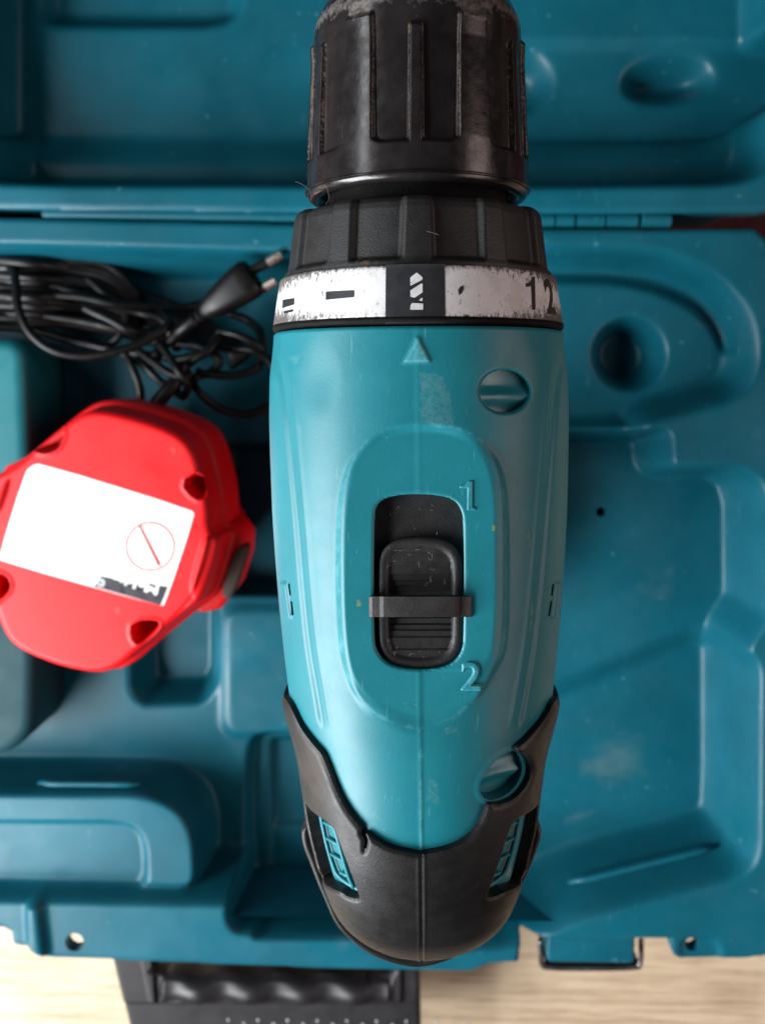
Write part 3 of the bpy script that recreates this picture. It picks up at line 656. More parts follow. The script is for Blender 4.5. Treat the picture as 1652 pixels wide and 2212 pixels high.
cap_line = [(560, 1440), (600, 1470), (634, 1512), (645, 1532), (664, 1570), (686, 1600), (704, 1622), (716, 1650), (735, 1700), (752, 1735), (772, 1764), (795, 1790), (822, 1810), (850, 1824), (880, 1831), (908, 1836),
    (935, 1832), (965, 1825), (995, 1812), (1015, 1796), (1033, 1772), (1042, 1752), (1050, 1732), (1072, 1730), (1100, 1718), (1122, 1694), (1134, 1664), (1132, 1640), (1122, 1624), (1108, 1616), (1112, 1606), (1128, 1592), (1150, 1566), (1172, 1534), (1184, 1512), (1225, 1470), (1270, 1440)]
cap_poly = np.array([tuple(q) for q in spline(cap_line, 5)] + [(1500, 1440), (1500, 2400), (300, 2400), (300, 1440)], float)
def SP(X, Y):
    """surface coordinates (arc mm round the axis, y mm) of a reference pixel"""
    p, n = S(X, Y); j = np.argmin(np.linalg.norm(B[:, :440] - p, axis=2)); return np.array([gt_[:, :440].ravel()[j] * 26.0, p[1]])
winL = [(662, 1724), (688, 1746), (730, 1773), (744, 1812), (762, 1862), (781, 1916), (786, 1931), (766, 1930), (740, 1913), (714, 1891), (701, 1878), (692, 1860), (681, 1821), (673, 1781), (667, 1745)]
winR = [(1152, 1731), (1128, 1748), (1096, 1766), (1086, 1790), (1068, 1850), (1046, 1916), (1042, 1928), (1060, 1927), (1084, 1914), (1108, 1896), (1124, 1882), (1131, 1862), (1140, 1822), (1147, 1782), (1153, 1746)]
SU = np.where(gt_ > np.pi, gt_ - 2 * np.pi, gt_) * 26.0
WIN = [chaikin([SP(x, y) for x, y in wv], 1) for wv in (winL, winR)]
WD = np.maximum(sdf(SU, gy_, WIN[0], 6.0), sdf(SU, gy_, WIN[1], 6.0))
boss = np.array([(1036, 1700), (1046, 1676), (1066, 1650), (1090, 1630), (1110, 1624), (1122, 1636), (1126, 1660), (1116, 1692), (1094, 1714), (1066, 1726), (1044, 1722)], float); boss = (boss - boss.mean(0)) * 1.07 + boss.mean(0)
slot = chaikin([(806, 1120), (812, 1092), (832, 1076), (870, 1070), (905, 1069), (950, 1072), (980, 1080), (997, 1100), (1003, 1130), (1003, 1380), (998, 1412), (978, 1438), (945, 1449), (905, 1452), (865, 1448), (832, 1436), (812, 1410), (806, 1380)], 2)
hole1 = np.stack([1090 + 55 * np.cos(np.linspace(0, 2 * np.pi, 40, endpoint=False)), 845 + 46 * np.sin(np.linspace(0, 2 * np.pi, 40, endpoint=False))], -1)
panel = chaikin([(905, 922), (990, 930), (1040, 958), (1070, 1010), (1082, 1080), (1084, 1250), (1080, 1400), (1056, 1445), (1026, 1500), (980, 1545), (905, 1574), (840, 1553), (784, 1512), (753, 1450), (740, 1370), (736, 1250), (738, 1120), (748, 1040), (775, 978), (825, 935)], 2)
def body():
    V = B.copy(); N = NB; X, Y = PXg, PYg
    up = np.abs(np.where(gt_ > np.pi, gt_ - 2 * np.pi, gt_)) < math.radians(96)
    # flat panel round the gear switch
    sp = sdf(X, Y, panel, 60); sw_ = 10 + 9 * sm((X - 930) / 120) + 14 * sm((Y - 1450) / 100); m = sm((sp + sw_) / (2 * sw_)) * up
    zp = AX + np.interp(-gy_, [-20, 0, 20, 45, 60, 75], [28.2, 28.1, 28.0, 27.9, 27.75, 27.3])
    V[..., 2] = V[..., 2] + (zp - V[..., 2]) * m
    V[..., 2] += .35 * np.exp(-((sp + 4) / 7) ** 2) * up * sm((Y - 960) / 60) * sm((1540 - Y) / 60)
    dsp = np.zeros(X.shape)
    # mould line, ledges along the flanks
    seam = cen(Y) - .3
    dsp += .20 * np.exp(-((X - seam) / 2.3) ** 2) * up * (sdf(X, Y, slot, 30) < -2)
    dsp += np.where(Y > 1450, -.10, .05) * sm((X - seam) / 4) * up * sm((1083 - X) / 80)
    for sgn, ln in ((1, [(597, 760), (603, 800), (616, 900), (630, 1040), (641, 1160), (652, 1290), (664, 1400), (679, 1490), (694, 1578)]), (-1, [(1214, 770), (1208, 820), (1198, 920), (1188, 1040), (1178, 1160), (1166, 1290), (1153, 1400), (1138, 1490), (1122, 1578)])):
        l = spline(ln, 6); xl = np.interp(Y, l[:, 1], l[:, 0]); d = (xl - X) * sgn; on = up * sm((Y - 765) / 60) * sm((1580 - Y) / 30)
        dsp += on * (.30 * sm((d + 4) / 8) * np.exp(-np.maximum(d, 0) / 60) - .14 * np.exp(-((d + 6) / 4) ** 2) + .12 * np.exp(-((d + 22) / 5) ** 2))
    # shallow scallops behind the clutch ring
    for cx_, w_ in ((690, 52), (1120, 52)):
        dsp -= .35 * sm(1 - np.hypot((X - cx_) / w_, (Y - 815) / 95)) * up
    # little lock tabs beside the slits
    for q in ([(610, 1258), (621, 1258), (632, 1334), (620, 1334)], [(1198, 1258), (1206, 1258), (1198, 1334), (1189, 1334)]): dsp += .5 * sm((sdf(X, Y, np.array(q, float), 12) + 2) / 3) * up
    # raised pointer arrow
    ar = sdf(X, Y, np.array([(902, 722), (931, 783), (869, 786)], float), 20); dsp += .32 * sm((ar + 2) / 6) * up
    # soft lip round the openings
    for pl, r in ((slot, 4), (hole1, 7)):
        s = -sdf(X, Y, pl, 30); d = np.clip(r - s, 0, r); dsp -= np.where((s < r) & up, (r - np.sqrt(np.maximum(r * r - d * d, 0))) / 12 * 1.1, 0)
    # the boss that the rubber cap is cut round, and the sunk vent pockets
    bs = sdf(X, Y, chaikin(boss, 2), 40); dsp += .12 * sm((bs + 14) / 10) * sm((-bs + 8) / 8) * up * (Y > 1600)
    dsp -= 1.0 * sm((WD + 1.6) / .7) * up
    # side lock slots
    V = V + N * dsp[..., None]
    V[0] += (V[0] - np.array([0, Y0, AX])) * -.012
    wear = np.zeros(X.shape); stain = np.zeros(X.shape); lgt = np.zeros(X.shape)
    wear = np.maximum(wear, np.clip(sdf(X, Y, np.array([(903, 724), (930, 783), (903, 783)], float), 20) / 6 + .2, 0, .4) * up)
    wear = np.maximum(wear, np.clip(sdf(X, Y, np.array([(903, 800), (955, 805), (975, 850), (985, 930), (903, 915)], float), 30) / 14 + .1, 0, .45) * up)
    for p_ in ([(955, 1572), (985, 1568), (995, 1580), (965, 1590)], [(925, 1680), (945, 1690), (950, 1740), (920, 1730)], [(770, 1725), (800, 1740), (830, 1780), (790, 1760)], [(615, 770), (650, 765), (640, 790)], [(640, 920), (650, 915), (652, 950)], [(1205, 760), (1212, 760), (1205, 1500), (1190, 1500)]):
        wear = np.maximum(wear, np.clip(sdf(X, Y, np.array(p_, float), 20) / 10 + .25, 0, .40) * up)
    for p_ in ([(770, 1290), (783, 1290), (782, 1312), (770, 1312)], [(1138, 1150), (1144, 1150), (1148, 1210), (1142, 1215)], [(1146, 1290), (1152, 1290), (1150, 1370), (1142, 1372)], [(1060, 1130), (1072, 1132), (1070, 1148), (1060, 1146)], [(800, 1286), (806, 1286), (806, 1300), (800, 1300)]):
        stain = np.maximum(stain, np.clip(sdf(X, Y, np.array(p_, float), 20) / 5 + .3, 0, .6) * up)
    lgt = np.maximum(lgt, np.clip(1 - np.abs(sp + 6) / 10, 0, 1) * .25 * up)  # paler teal tint along the panel edge, the seam and the arrow
    lgt = np.maximum(lgt, .55 * np.exp(-((X - seam) / 2.2) ** 2) * up * sm((Y - 1572) / 6) + .32 * np.exp(-((X - seam) / 2.2) ** 2) * up * (Y > 740))
    lgt = np.maximum(lgt, .38 * sm((ar + 1) / 4) * up)
    Vf = V.reshape(-1, 3); A = np.concatenate([np.stack([wear, stain, lgt], -1).reshape(-1, 3), N.reshape(-1, 3)], 1)
    T = tri(grid_faces(ny, nt_, True))
    upf = up.ravel(); Xf, Yf = X.ravel(), Y.ravel()
    sc = np.where(upf, -sdf(Xf, Yf, slot, 30), 30); Vf, T, A, E = clip(Vf, T, sc, A); Vf, T, A = wall(Vf, T, A, E, np.array([0, 0, -5.0]))
    for q in ([(622, 1260), (626, 1260), (629, 1286), (625, 1287)], [(627, 1298), (631, 1297), (635, 1329), (630, 1330)], [(1192, 1262), (1196, 1261), (1193, 1287), (1189, 1287)], [(1188, 1298), (1192, 1297), (1187, 1331), (1183, 1331)]):
        X2, Y2 = proj(Vf); s = np.where(Vf[:, 2] > AX + 4, -sdf(X2, Y2, np.array(q, float), 30), 30); Vf, T, A, E = clip(Vf, T, s, A); Vf, T, A = wall(Vf, T, A, E, -2.6 * A[:, 3:6])
    for q, dep in ((hole1, 9.0), (chaikin(boss, 2), 10.0)):
        X2, Y2 = proj(Vf); okz = Vf[:, 2] > AX + 4
        # only the outer skin is cut, not the walls made before
        s = np.where(okz, -sdf(X2, Y2, q, 30), 30); Vf, T, A, E = clip(Vf, T, s, A)
        Vf, T, A = wall(Vf, T, A, E, -dep * (A[:, 3:6] * .55 + np.array([0, 0, .5])))
    return mk('body_shell', Vf, T, M['teal'], drill, attrs={'wear': A[:, 0], 'stain': A[:, 1], 'lighten': A[:, 2]})
shell = body()
# bottoms of the two screw wells
for q, dep in ((hole1, 3.1), (boss, 3.3)):
    c = np.mean(q, 0); p, n = S(*c, -dep); t1 = np.cross(n, [0, 1.0, 0]); t1 /= np.linalg.norm(t1); t2 = np.cross(n, t1)
    a = np.linspace(0, 2 * np.pi, 40, endpoint=False); rings = []
    for r in np.linspace(6.5, .01, 14):
        lx, ly = r * np.cos(a), r * np.sin(a); hgt = 1.15 * np.exp(-((lx * t1[1] + ly * t2[1] + .9) / 1.3) ** 2) + .02 * r * r
        rings.append(p + lx[:, None] * t1 + ly[:, None] * t2 + hgt[:, None] * n)
    wf = mk('screw_well', np.concatenate(rings), tri(grid_faces(14, 40, True)), M['teal_dark'], drill)
# rubber rear bumper
def bumper():
    V = B + NB * 1.8; T = tri(grid_faces(ny, nt_, True)); X, Y = PXc, PYc
    s = sdf(X, Y, cap_poly, 60)
    s = np.where(sdf(X, Y, cap_poly, 60) <= -59, -60, s)
    s = np.minimum(s, 11.0)
    # split in the rubber near the top left of the edge
    s = np.minimum(s, -sdf(X, Y, np.array([(786, 1778), (797, 1793), (801, 1806), (798, 1822), (795, 1829), (794, 1818), (794, 1806), (788, 1794)], float), 60) )
    low = np.where(gt_ > np.pi, gt_ - 2 * np.pi, gt_)
    s = np.minimum(s, (math.radians(122) - np.abs(low)) * 300)
    s = np.minimum(s, -WD * 12)
    r = 9.0; d = np.clip(r - s, 0, r); dsp = -.5 * (d / r) ** 2.2
    dsp += -.30 * np.exp(-((X - cen(Y)) / 2.2) ** 2) + .12 * np.exp(-((np.abs(X - cen(Y)) - 6) / 3) ** 2)
    V = V + NB * dsp[..., None]
    dust = np.clip((np.abs(X - 905) - 120) / 200, 0, .35) + .28 * np.exp(-(((X - 1000) / 70) ** 2 + ((Y - 2000) / 40) ** 2)) + .2 * np.exp(-(((X - 700) / 40) ** 2 + ((Y - 1640) / 60) ** 2)) + .3 * sm((Y - 2010) / 60)
    A = np.concatenate([dust.reshape(-1, 1), NB.reshape(-1, 3), WD.reshape(-1, 1)], 1)
    V2, T2, A2, E = clip(V.reshape(-1, 3), T, s.ravel(), A)
    deep = A2[:, 4] > -.3
    V2, T2, A2 = wall(V2, T2, A2, E, -A2[:, 1:4] * np.where(deep, 2.9, 2.6)[:, None])
    cap = mk('rear_bumper', V2, T2, M['rubber'], drill, attrs={'dust': A2[:, 0]})
    # flared lower lip of the bumper
    left = [(700, 1775), (668, 1782), (655, 1790), (652, 1805), (657, 1830), (668, 1858), (684, 1900), (700, 1938), (730, 2000), (783, 2049), (841, 2077), (906, 2088)]
    right = [(975, 2070), (1044, 2032), (1090, 1978), (1129, 1906), (1151, 1856), (1163, 1822), (1168, 1802), (1165, 1788), (1150, 1780), (1120, 1775)]
    zf = AX - 1.0
    o = PP(np.array(left + right, float), zf); o = spline(o, 5)
    n = len(o); c = np.array([0, -85, zf]); inn = o + (c - o) / np.linalg.norm(c - o, axis=1)[:, None] * 1.6
    rows = []
    for off, dz in ((9.0, .2), (2.4, .2), (1.2, .7), (.45, .75), (0, .2), (-.2, -1.2), (-.1, -6), (1.5, -14), (9, -20)):
        rows.append(o + (c - o) / np.linalg.norm(c - o, axis=1)[:, None] * off + np.array([0, 0, dz]))
    V = np.stack(rows, 0).reshape(-1, 3); V[:9 * 0 + n, 2] -= 4.0
    sub('bumper_lip', V, tri(grid_faces(9, n)), M['rubber'], cap, attrs={'dust': np.full(9 * n, .22)})
    return cap
bumper()
# vent grilles behind the two openings
def grille(mir):
    f = (lambda x: 1815 - x) if mir else (lambda x: x)
    def on(x, y, o): return S(f(x), y, o)
    parts = []
    for ln, hw, o in (([(690, 1752), (697, 1790), (706, 1830), (716, 1862), (728, 1890), (752, 1910), (780, 1925)], .5, -.2), ([(714, 1762), (726, 1800), (740, 1850), (752, 1890), (764, 1918)], .55, -.1), ([(732, 1776), (748, 1820), (762, 1866), (778, 1912)], .3, -.4)):
        pts = spline([on(x, y, o)[0] for x, y in ln], 4); pts = [np.array(p) for p in pts]
        parts.append(tube(pts, hw, 6))
    for (x0, y0), (x1, y1) in (((697, 1778), (722, 1790)), ((703, 1812), (732, 1828)), ((712, 1846), (742, 1864)), ((732, 1886), (756, 1898)), ((730, 1790), (744, 1800)), ((742, 1838), (758, 1848)), ((756, 1882), (770, 1890))):
        parts.append(tube([on(x0, y0, -.35)[0], on(x1, y1, -.35)[0]], .38, 6))
    V, T = join(parts); mk('vent_grille', V, T, M['teal'], drill)
grille(False); grille(True)

# revolved parts on the axis: clutch ring, collar, chuck
def revolve(prof, nth, fn=None, cap=False):
    """prof rows (y, r); fn(y, theta) adds to the radius; returns V, T, y, theta"""
    prof = np.array(prof, float); t = np.linspace(0, 2 * np.pi, nth, endpoint=False)
    gy, gt = np.meshgrid(prof[:, 0], t, indexing='ij'); r = np.repeat(prof[:, 1][:, None], nth, 1)
    if fn is not None: r = r + fn(gy, gt, r)
    V = np.stack([AXR + r * np.sin(gt), gy, AX + r * np.cos(gt)], -1).reshape(-1, 3)
    T = tri(grid_faces(len(prof), nth, True))
    return V, T, gy.ravel(), gt.ravel()
ZPAN = AX + 28.0
AXR = float(ax_pt(660)[0])
def dense(rows, step):
    rows = np.array(rows, float); out = []
    for a, b in zip(rows[:-1], rows[1:]):
        n = max(1, int(np.linalg.norm(b - a) / step)); out += [a + (b - a) * k / n for k in range(n)]
    return np.array(out + [rows[-1]])
yb1, yb0 = float(ax_pt(722)[1]) + .6, float(ax_pt(609)[1])      # rear and front of the white band
rb1, rb0 = halfw(706, 312), halfw(612, 298)
dang = lambda t, a: np.abs((t - a + np.pi) % (2 * np.pi) - np.pi)
# white torque band
V, T, gy, gt = revolve(dense([(yb0 + .1, rb0 - 2.5), (yb0 + .1, rb0 - .25), (yb0 - .3, rb0), (yb1 + 1.1, rb1), (yb1 + .9, rb1 - .4)], .35), 420)
e = np.minimum(yb0 - gy, gy - yb1 - 1.0); side = np.abs(np.sin(gt))
grit = np.clip(.58 - e * .16, 0, .58) * (.85 + .14 * side ** 3); scr = np.clip(.56 - e * .06, 0.26, .56) * (.75 + .5 * side ** 3) 
ring = mk('torque_ring', V, T, M['white'], drill, attrs={'grit': grit, 'scratch': scr})
V, T, gy, gt = revolve(dense([(yb1 + .95, rb1 - .8), (yb1 + .95, rb1 + .15), (yb1 + .3, rb1 + .2), (yb1 - .2, rb1 - .1), (yb1 - .5, rb1 - 1.5)], .4), 200); mk('gasket', V, T, M['gasket'], drill)
bandR = lambda y: np.interp(-np.asarray(y), [-(yb0 - .3), -(yb1 + 1.1)], [rb0, rb1])
def band_at(X, Y):
    """angle and y on the band under a reference pixel"""
    r = ray(X, Y); t = np.linspace(140, 215, 6001); p = CAM + r * t[:, None]
    rr = np.hypot(p[:, 0] - AXR, p[:, 2] - AX); R = bandR(p[:, 1]); k = np.argmax(rr < R)
    return math.atan2(p[k, 0] - AXR, p[k, 2] - AX), p[k, 1]
def patch(poly_px, lift, m, name, res=.22, n=1):
    q = np.array([band_at(x, y) for x, y in poly_px]); q2 = np.stack([q[:, 0] * rb1, q[:, 1]], -1)
    lo, hi = q2.min(0) - .3, q2.max(0) + .3
    gx, gy = np.meshgrid(np.arange(lo[0], hi[0], res), np.arange(lo[1], hi[1], res), indexing='ij')
    s = sdf(gx, gy, q2, 5).ravel(); V2 = np.stack([gx, gy, 0 * gx], -1).reshape(-1, 3); T = tri(grid_faces(*gx.shape))
    V2, T, A, E = clip(V2, T, s)
    return wrap(V2, lift), T
def wrap(V2, lift):
    t = V2[:, 0] / rb1; R = bandR(V2[:, 1]) + lift
    return np.stack([AXR + R * np.sin(t), V2[:, 1], AX + R * np.cos(t)], -1)
V, T = patch([(833, 572), (960, 570), (961, 697), (833, 699)], .06, None, 'x'); sub('black_field', V, T, M['print'], ring)
K = lambda l: [(751 + x * .2893, 580 + y * .2893) for x, y in l]
bit = [patch(K(p), .10, None, 'x', .12) for p in ([(466, 68), (515, 30), (557, 66), (557, 84), (467, 130)], [(466, 165), (545, 113), (558, 113), (558, 178), (500, 218), (468, 212)], [(530, 238), (556, 216), (558, 244)], [(468, 276), (480, 258), (562, 262), (562, 308), (466, 308)])]
V, T = join(bit); sub('drill_bit_symbol', V, T, M['white'], ring, attrs={'grit': np.full(len(V), .1), 'scratch': np.full(len(V), .15)})
for q in ([(704, 630), (765, 627), (765, 642), (704, 648)], [(611, 648), (636, 644), (636, 658), (611, 666)], [(614, 672), (634, 668), (634, 673), (614, 678)], [(989, 626), (993, 620), (1000, 616), (1001, 625), (996, 634), (991, 638)]):
    V, T = patch(q, .06, None, 'x', .15); sub('print_mark', V, T, M['print'], ring)
def glyph(ch, bold):
    cu = bpy.data.curves.new('glyph', 'FONT'); cu.body = ch; cu.align_x = 'CENTER'; cu.align_y = 'CENTER'; cu.offset = bold; cu.resolution_u = 5
    t = bpy.data.objects.new('glyph', cu); COL.objects.link(t); dg = bpy.context.evaluated_depsgraph_get(); dg.update()
    me = bpy.data.meshes.new_from_object(t.evaluated_get(dg)); bpy.data.objects.remove(t)
    bm = bmesh.new(); bm.from_mesh(me); bmesh.ops.remove_doubles(bm, verts=bm.verts[:], dist=1e-5); bmesh.ops.triangulate(bm, faces=bm.faces[:])
    for _ in range(2):
        bmesh.ops.subdivide_edges(bm, edges=[e for e in bm.edges if e.calc_length() > .12], cuts=1); bmesh.ops.triangulate(bm, faces=bm.faces[:])
    bm.verts.index_update(); v = np.array([q.co[:] for q in bm.verts]); T = np.array([[q.index for q in f.verts] for f in bm.faces])
    bd = [(l.vert.index, l.link_loop_next.vert.index) for e in bm.edges if len(e.link_loops) == 1 for l in e.link_loops]
    bm.free(); c = (v.max(0) + v.min(0)) / 2; hgt = v[:, 1].max() - v[:, 1].min(); return (v - c) / hgt, T, bd
V, T = patch(K([(1325, 112), (1350, 105), (1366, 88), (1373, 62), (1394, 62), (1399, 306), (1374, 310), (1366, 132), (1328, 138)]), .06, None, 'x', .15); sub('torque_number', V, T, M['print'], ring)
for ch, px, hgt, wd in (('2', (1187, 641), 6.5, 1.02),):
    v, T, bd = glyph(ch, .035); a, y = band_at(*px)
    V2 = np.stack([a * rb1 + v[:, 0] * hgt * wd, y + v[:, 1] * hgt, 0 * v[:, 0]], -1); sub('torque_number', wrap(V2, .06), T, M['print'], ring)
# embossed gear numbers on the panel
ONE = np.array([(-.30, .33), (-.12, .38), (.0, .5), (.14, .5), (.14, -.38), (.24, -.42), (.24, -.5), (-.05, -.5), (-.05, .24), (-.30, .24)])
for ch, px, hgt in (('1', (1012, 1070), 5.3), ('2', (1018, 1460), 5.4)):
    if ch == '1': lp = ONE
    else:
        v, T, bd = glyph('2', .02); nx = dict(bd); k = [bd[0][0]]
        while nx[k[-1]] != k[0] and len(k) < 5000: k.append(nx[k[-1]])
        lp = v[k]
    lp = lp * hgt; c = P(*px, ZPAN); lo, hi = lp.min(0) - .2, lp.max(0) + .2
    gx, gy = np.meshgrid(np.arange(lo[0], hi[0], .09), np.arange(lo[1], hi[1], .09), indexing='ij')
    sd_ = sdf(gx, gy, lp, 3.0) + .16; V = np.stack([c[0] + gx, c[1] + gy, c[2] - .12 + .42 * sm(sd_ / .34)], -1).reshape(-1, 3)
    V, T, A, E = clip(V, tri(grid_faces(*gx.shape))[:, ::-1], sd_.ravel()); n = len(V)
    mk('gear_number', V, T, M['teal'], drill, attrs={'lighten': np.full(n, .22), 'wear': np.zeros(n), 'stain': np.zeros(n)})  # numbers tinted slightly paler than the panel
# clutch knob with its ribs
yk0, rk0 = float(ax_pt(470)[1]), halfw(470, 272)
per = 2 * np.pi / 11
def clutch(gy, gt, r):
    ph = (gt + per / 2) % per - per / 2; hw = .100 + .012 * (yb0 - gy) / 10
    rib = sm((hw + .035 - np.abs(ph)) / .05); on = sm((gy - yb0 - 1.2) / .6)
    return -1.25 * (1 - rib) * on * (gy < yk0 + .01) * (r > rk0 - 3)
V, T, gy, gt = revolve(dense([(yb0 + .05, rb0 - .9), (yb0 + 1.0, rb0 - 1.0), (yb0 + 1.4, rb0 - 1.15), (yk0 - 2.0, rk0 + .15), (yk0 - .9, rk0 - .2), (yk0 - .2, rk0 - .9), (yk0, rk0 - 1.8), (yk0, rk0 - 3.2), (yk0 - .2, 16)], .28), 660, clutch)
grit = np.clip(.42 - (gy - yb0 - 1) * .12, 0, .42) * .9 + .2 * np.exp(-((gt - (2 * np.pi - .36)) / .14) ** 2 - ((gy - yb0 - 2) / 2.5) ** 2)
mk('clutch_knob', V, T, M['knob'], drill, attrs={'grit': grit})
# chuck
yc = float(ax_pt(438)[1]); rc = halfw(430, 238); y2, r2 = float(ax_pt(150)[1]), halfw(150, 230); y3, r3 = float(ax_pt(45)[1]) - 1.5, halfw(45, 221)
V, T, gy, gt = revolve(dense([(yk0 - 1.0, 17.5), (yc + 4, 17.5)], 1), 64); mk('spindle_collar', V, T, M['gasket'], drill)
def grooves(gy, gt, r):
    p6 = np.pi / 3; ph = (gt + .012 + p6 / 2) % p6 - p6 / 2; t = np.clip((gy - yc) / (y3 - yc), 0, 1)
    nar = sm((.048 + .012 * (1 - t) - np.abs(ph)) / .03 + .5) * sm((y3 - 5.5 - gy) / .8)
    br = sm((np.abs(ph) - (.355 + .035 * t)) / .03 + .5) * sm((y3 - 3.5 - gy) / .8 + .4)
    band = sm((yc + 7.2 + 1.2 * np.clip((np.abs(ph) - .27) / .12, 0, 1) ** 2 - gy) / .6)
    return (1.2 - .45 * t) * np.maximum(np.maximum(nar, br), band) * (gy > yc + 1.52)
rows = [(yc + 5, 16.5), (yc + 1.0, 19.0)] + [(yc + 1.5 - 1.5 * math.sin(q), rc - 1.5 + 1.5 * math.cos(q)) for q in np.linspace(2.0, 0, 9)]
rows = [(y, r) for y, r in rows] + [(yc + 1.55, rc - 1.18), (yc + 8, rc - 1.2), (y2, r2 - .85), (y3 - 3, r3 + .25), (y3 - 1, r3 + .1), (y3 + .6, r3 - .4), (y3 + 2.5, r3 - 1.4), (y3 + 8, r3 - 6.0), (y3 + 12, r3 - 9.5), (y3 + 12.2, 4)]
V, T, gy, gt = revolve(dense(rows, .3), 780, grooves)
rr = np.hypot(V[:, 0] - AXR, V[:, 2] - AX)
p6 = np.pi / 3; ph = (gt + .012 + p6 / 2) % p6 - p6 / 2
wr = np.clip(.62 - np.abs(gy - y3 + .6) * .13, 0, .60) + .42 * np.exp(-((gt - .55) / .13) ** 2) * sm((gy - (y3 - 8)) / 5) + .30 * np.exp(-((gy - (y3 - 3)) / 2.2) ** 2) * sm((np.abs(ph) - .38) / .05) + .12 * np.exp(-((gy - yc - .6) / .7) ** 2)
edge = np.exp(-((np.abs(ph) - .056) / .012) ** 2) + np.exp(-((np.abs(ph) - .375) / .013) ** 2)
gr = .43 * edge * sm((gy - yc - 6) / 2) * sm((np.where(np.abs(ph) < .2, y3 - 5.4, y3 - 3.4) - gy) / .6) + .30 * np.exp(-(ph / .06) ** 2) * sm((gy - (y3 - 9)) / 5) * (gy < y3)
mk('chuck_sleeve', V, T, M['chuck'], drill, attrs={'wear': np.clip(wr, 0, .6), 'grit': np.clip(gr, 0, .5)})
for k in range(3):
    a = 2 * np.pi * k / 3 + .3; c = np.array([AXR + 3 * math.sin(a), y3 + 9, AX + 3 * math.cos(a)])
    V, T = tube([c, c + [0, 5, 0], c + [-1.2 * math.sin(a), 8, -1.2 * math.cos(a)]], [2.2, 2.2, 1.0], 10); mk('chuck_jaw', V, T, M['steel'], drill, angle=40)

# gear switch in its slot
ZP = AX + 28.0
sl = PP(chaikin(slot, 0), ZP)[:, :2]; c = sl.mean(0)
V, T = prism(c + (sl - c) * 1.04, ZP - 6, ZP - 2.6, 0); mk('slot_plate', V, T, M['slider'], drill, smooth=True, angle=40)
def slider():
    zt = ZP - .9
    o = chaikin(PP([(816, 1235), (818, 1205), (832, 1180), (858, 1165), (905, 1160), (952, 1164), (980, 1178), (996, 1202), (1000, 1235), (1000, 1370), (996, 1404), (978, 1430), (948, 1442), (905, 1446), (864, 1442), (836, 1430), (820, 1404), (816, 1370)], zt)[:, :2], 2)
    gx, gy = np.meshgrid(np.arange(o[:, 0].min() - .3, o[:, 0].max() + .3, .16), np.arange(o[:, 1].min() - .3, o[:, 1].max() + .3, .16), indexing='ij')
    V = np.stack([gx, gy, np.full(gx.shape, zt)], -1).reshape(-1, 3); T = tri(grid_faces(*gx.shape))[:, ::-1]
    X, Y = proj(V); s = sdf(V[:, 0], V[:, 1], o, 4)
    rim = 1.75; inner = sm((s - rim) / .3)
    yc_ = 1311.0; d = np.abs(Y - yc_)
    stair = np.zeros(len(V))
    for k, e in enumerate((26, 40, 52, 66, 92, 120)): stair += (.55, .28, .28, .24, .22, .2)[k] * sm((d - e) / 3.0)
    saw = .0
    V[:, 2] += inner * (-1.75 + stair)
    V[:, 2] += .55 * (np.sqrt(np.maximum(1 - ((np.minimum(s, 1.75) - .9) / .95) ** 2, 0)) - 1)
    V[:, 2] -= .35 * sm((s - .6) / .8) * (1 - inner) * 0
    V, T, A, E = clip(V, T, s); V, T, A = wall(V, T, A, E, np.array([0, 0, -2.2]))
    sw = mk('gear_switch', V, T, M['slider'], drill, angle=35)
    # cross bar over the middle with its ends bent down on to the panel
    pts = [(795, -1.0), (797, .3), (804, .9), (820, 1.1), (828, 1.9), (845, 2.1), (905, 2.15), (966, 2.1), (984, 1.9), (992, 1.1), (1010, .9), (1018, .3), (1020, -1.0)]
    path = np.array([P(x, 1311, ZP + dz) for x, dz in pts])
    V, T = ribbon(path, np.array([0, 0, 1.0]), 1.85, np.array([0, 1.0, 0]), 1.5)
    sub('cross_bar', V, T, M['bar'], sw, angle=35, attrs={'dust': np.where(np.abs(V[:, 0] - V[:, 0].mean()) > 6, .30, .05)})
slider()
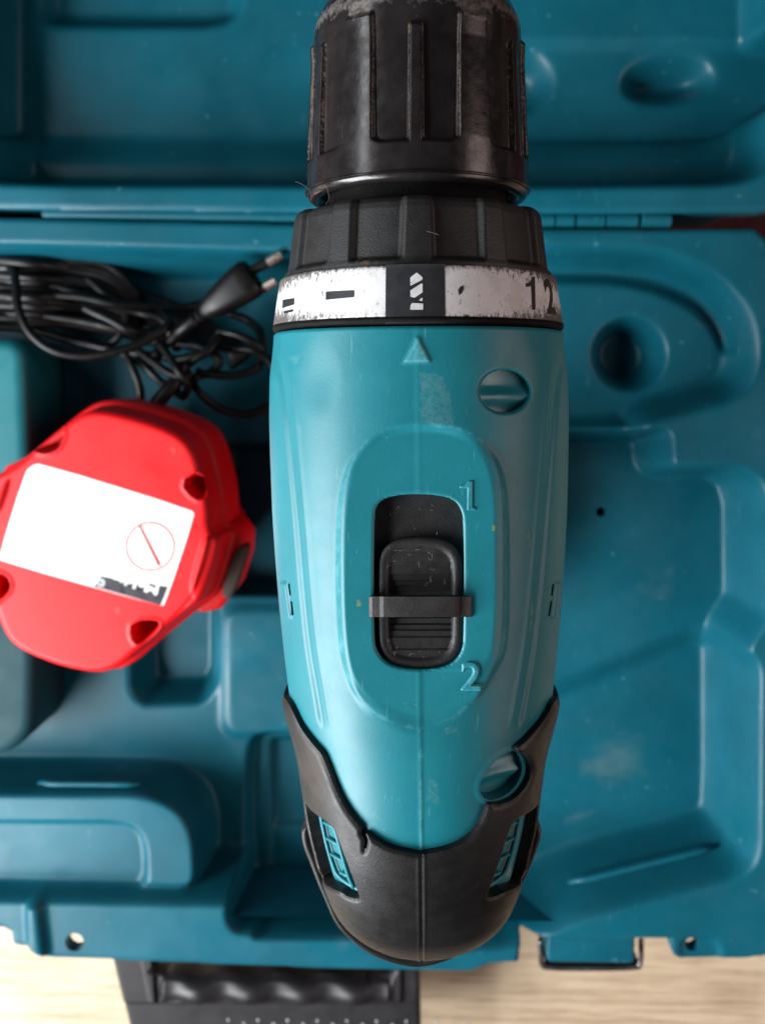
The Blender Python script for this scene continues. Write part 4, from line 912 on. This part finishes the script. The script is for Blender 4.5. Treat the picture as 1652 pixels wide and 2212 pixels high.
# pistol grip, trigger and fitted battery under the body
rows = [(AX - 20, -36, 17, 22), (AX - 32, -38, 15, 19), (AX - 60, -42, 15.5, 19), (AX - 100, -48, 16, 20), (AX - 140, -53, 17, 22), (78, -56, 24, 30), (70, -56, 30, 38)]
a = np.linspace(0, 2 * np.pi, 32, endpoint=False)
V = np.concatenate([np.stack([wx * np.sign(np.cos(a)) * np.abs(np.cos(a)) ** .8, cy + wy * np.sign(np.sin(a)) * np.abs(np.sin(a)) ** .8, np.full(32, z)], -1) for z, cy, wx, wy in rows])
mk('grip', V, tri(grid_faces(len(rows), 32, True))[:, ::-1], M['rubber'], drill, attrs={'dust': np.zeros(len(V))})
V, T = prism(rrect(-6, -26, 6, -8, 4), AX - 62, AX - 32, 2); mk('trigger', V, T, M['slider'], drill, angle=50)
V, T = prism(rrect(-34, -98, 34, -14, 14), 27.5, 71, 4); mk('fitted_battery', V, T, M['red'], drill, angle=50)
# loose fibres and dust on the drill
def lint():
    parts = []
    def fib(X, Y, z, L):
        p = P(X, Y, z); a = RNG.uniform(0, 6.28); k = RNG.uniform(-1.4, 1.4); pts = [p]
        for i in range(7): a += k * RNG.uniform(.2, 1) * .8; pts.append(pts[-1] + np.array([math.cos(a), math.sin(a), RNG.uniform(-.05, .12)]) * L / 7)
        parts.append(tube(pts, .022, 4))
    for _ in range(26):
        X, Y = RNG.uniform(832, 985), RNG.uniform(1180, 1430)
        if 1284 < Y < 1338: continue
        fib(X, Y, ZP - 1.55 + .5 * (abs(Y - 1311) > 66) + .25 * (abs(Y - 1311) > 92) + .2 * (abs(Y - 1311) > 120), RNG.uniform(.3, 1.6))
    for _ in range(8): fib(RNG.uniform(820, 990), RNG.uniform(1085, 1160), ZP - 2.5, RNG.uniform(.2, 1.0))
    for _ in range(14): fib(RNG.uniform(760, 1060), RNG.uniform(960, 1540), ZP + .22, RNG.uniform(.2, .9))
    for X, Y, L in ((690, 375, 4), (672, 432, 5), (700, 400, 4), (790, 1900, 1.2), (912, 500, 3), (850, 560, 3), (780, 590, 2)):
        t, y = 0, 0; r = ray(X, Y); q = CAM + r * np.linspace(150, 215, 3000)[:, None]; rr = np.hypot(q[:, 0] - AXR, q[:, 2] - AX); k = np.argmax(rr < (rc if Y < 445 else rk0 + .6) + .1)
        fib(X, Y, q[k, 2], L)
    V, T = join(parts); o = mk('lint', V, T, mat('lint_fibre', (.22, .21, .19), .8, .2), drill); o['kind'] = 'stuff'
lint()
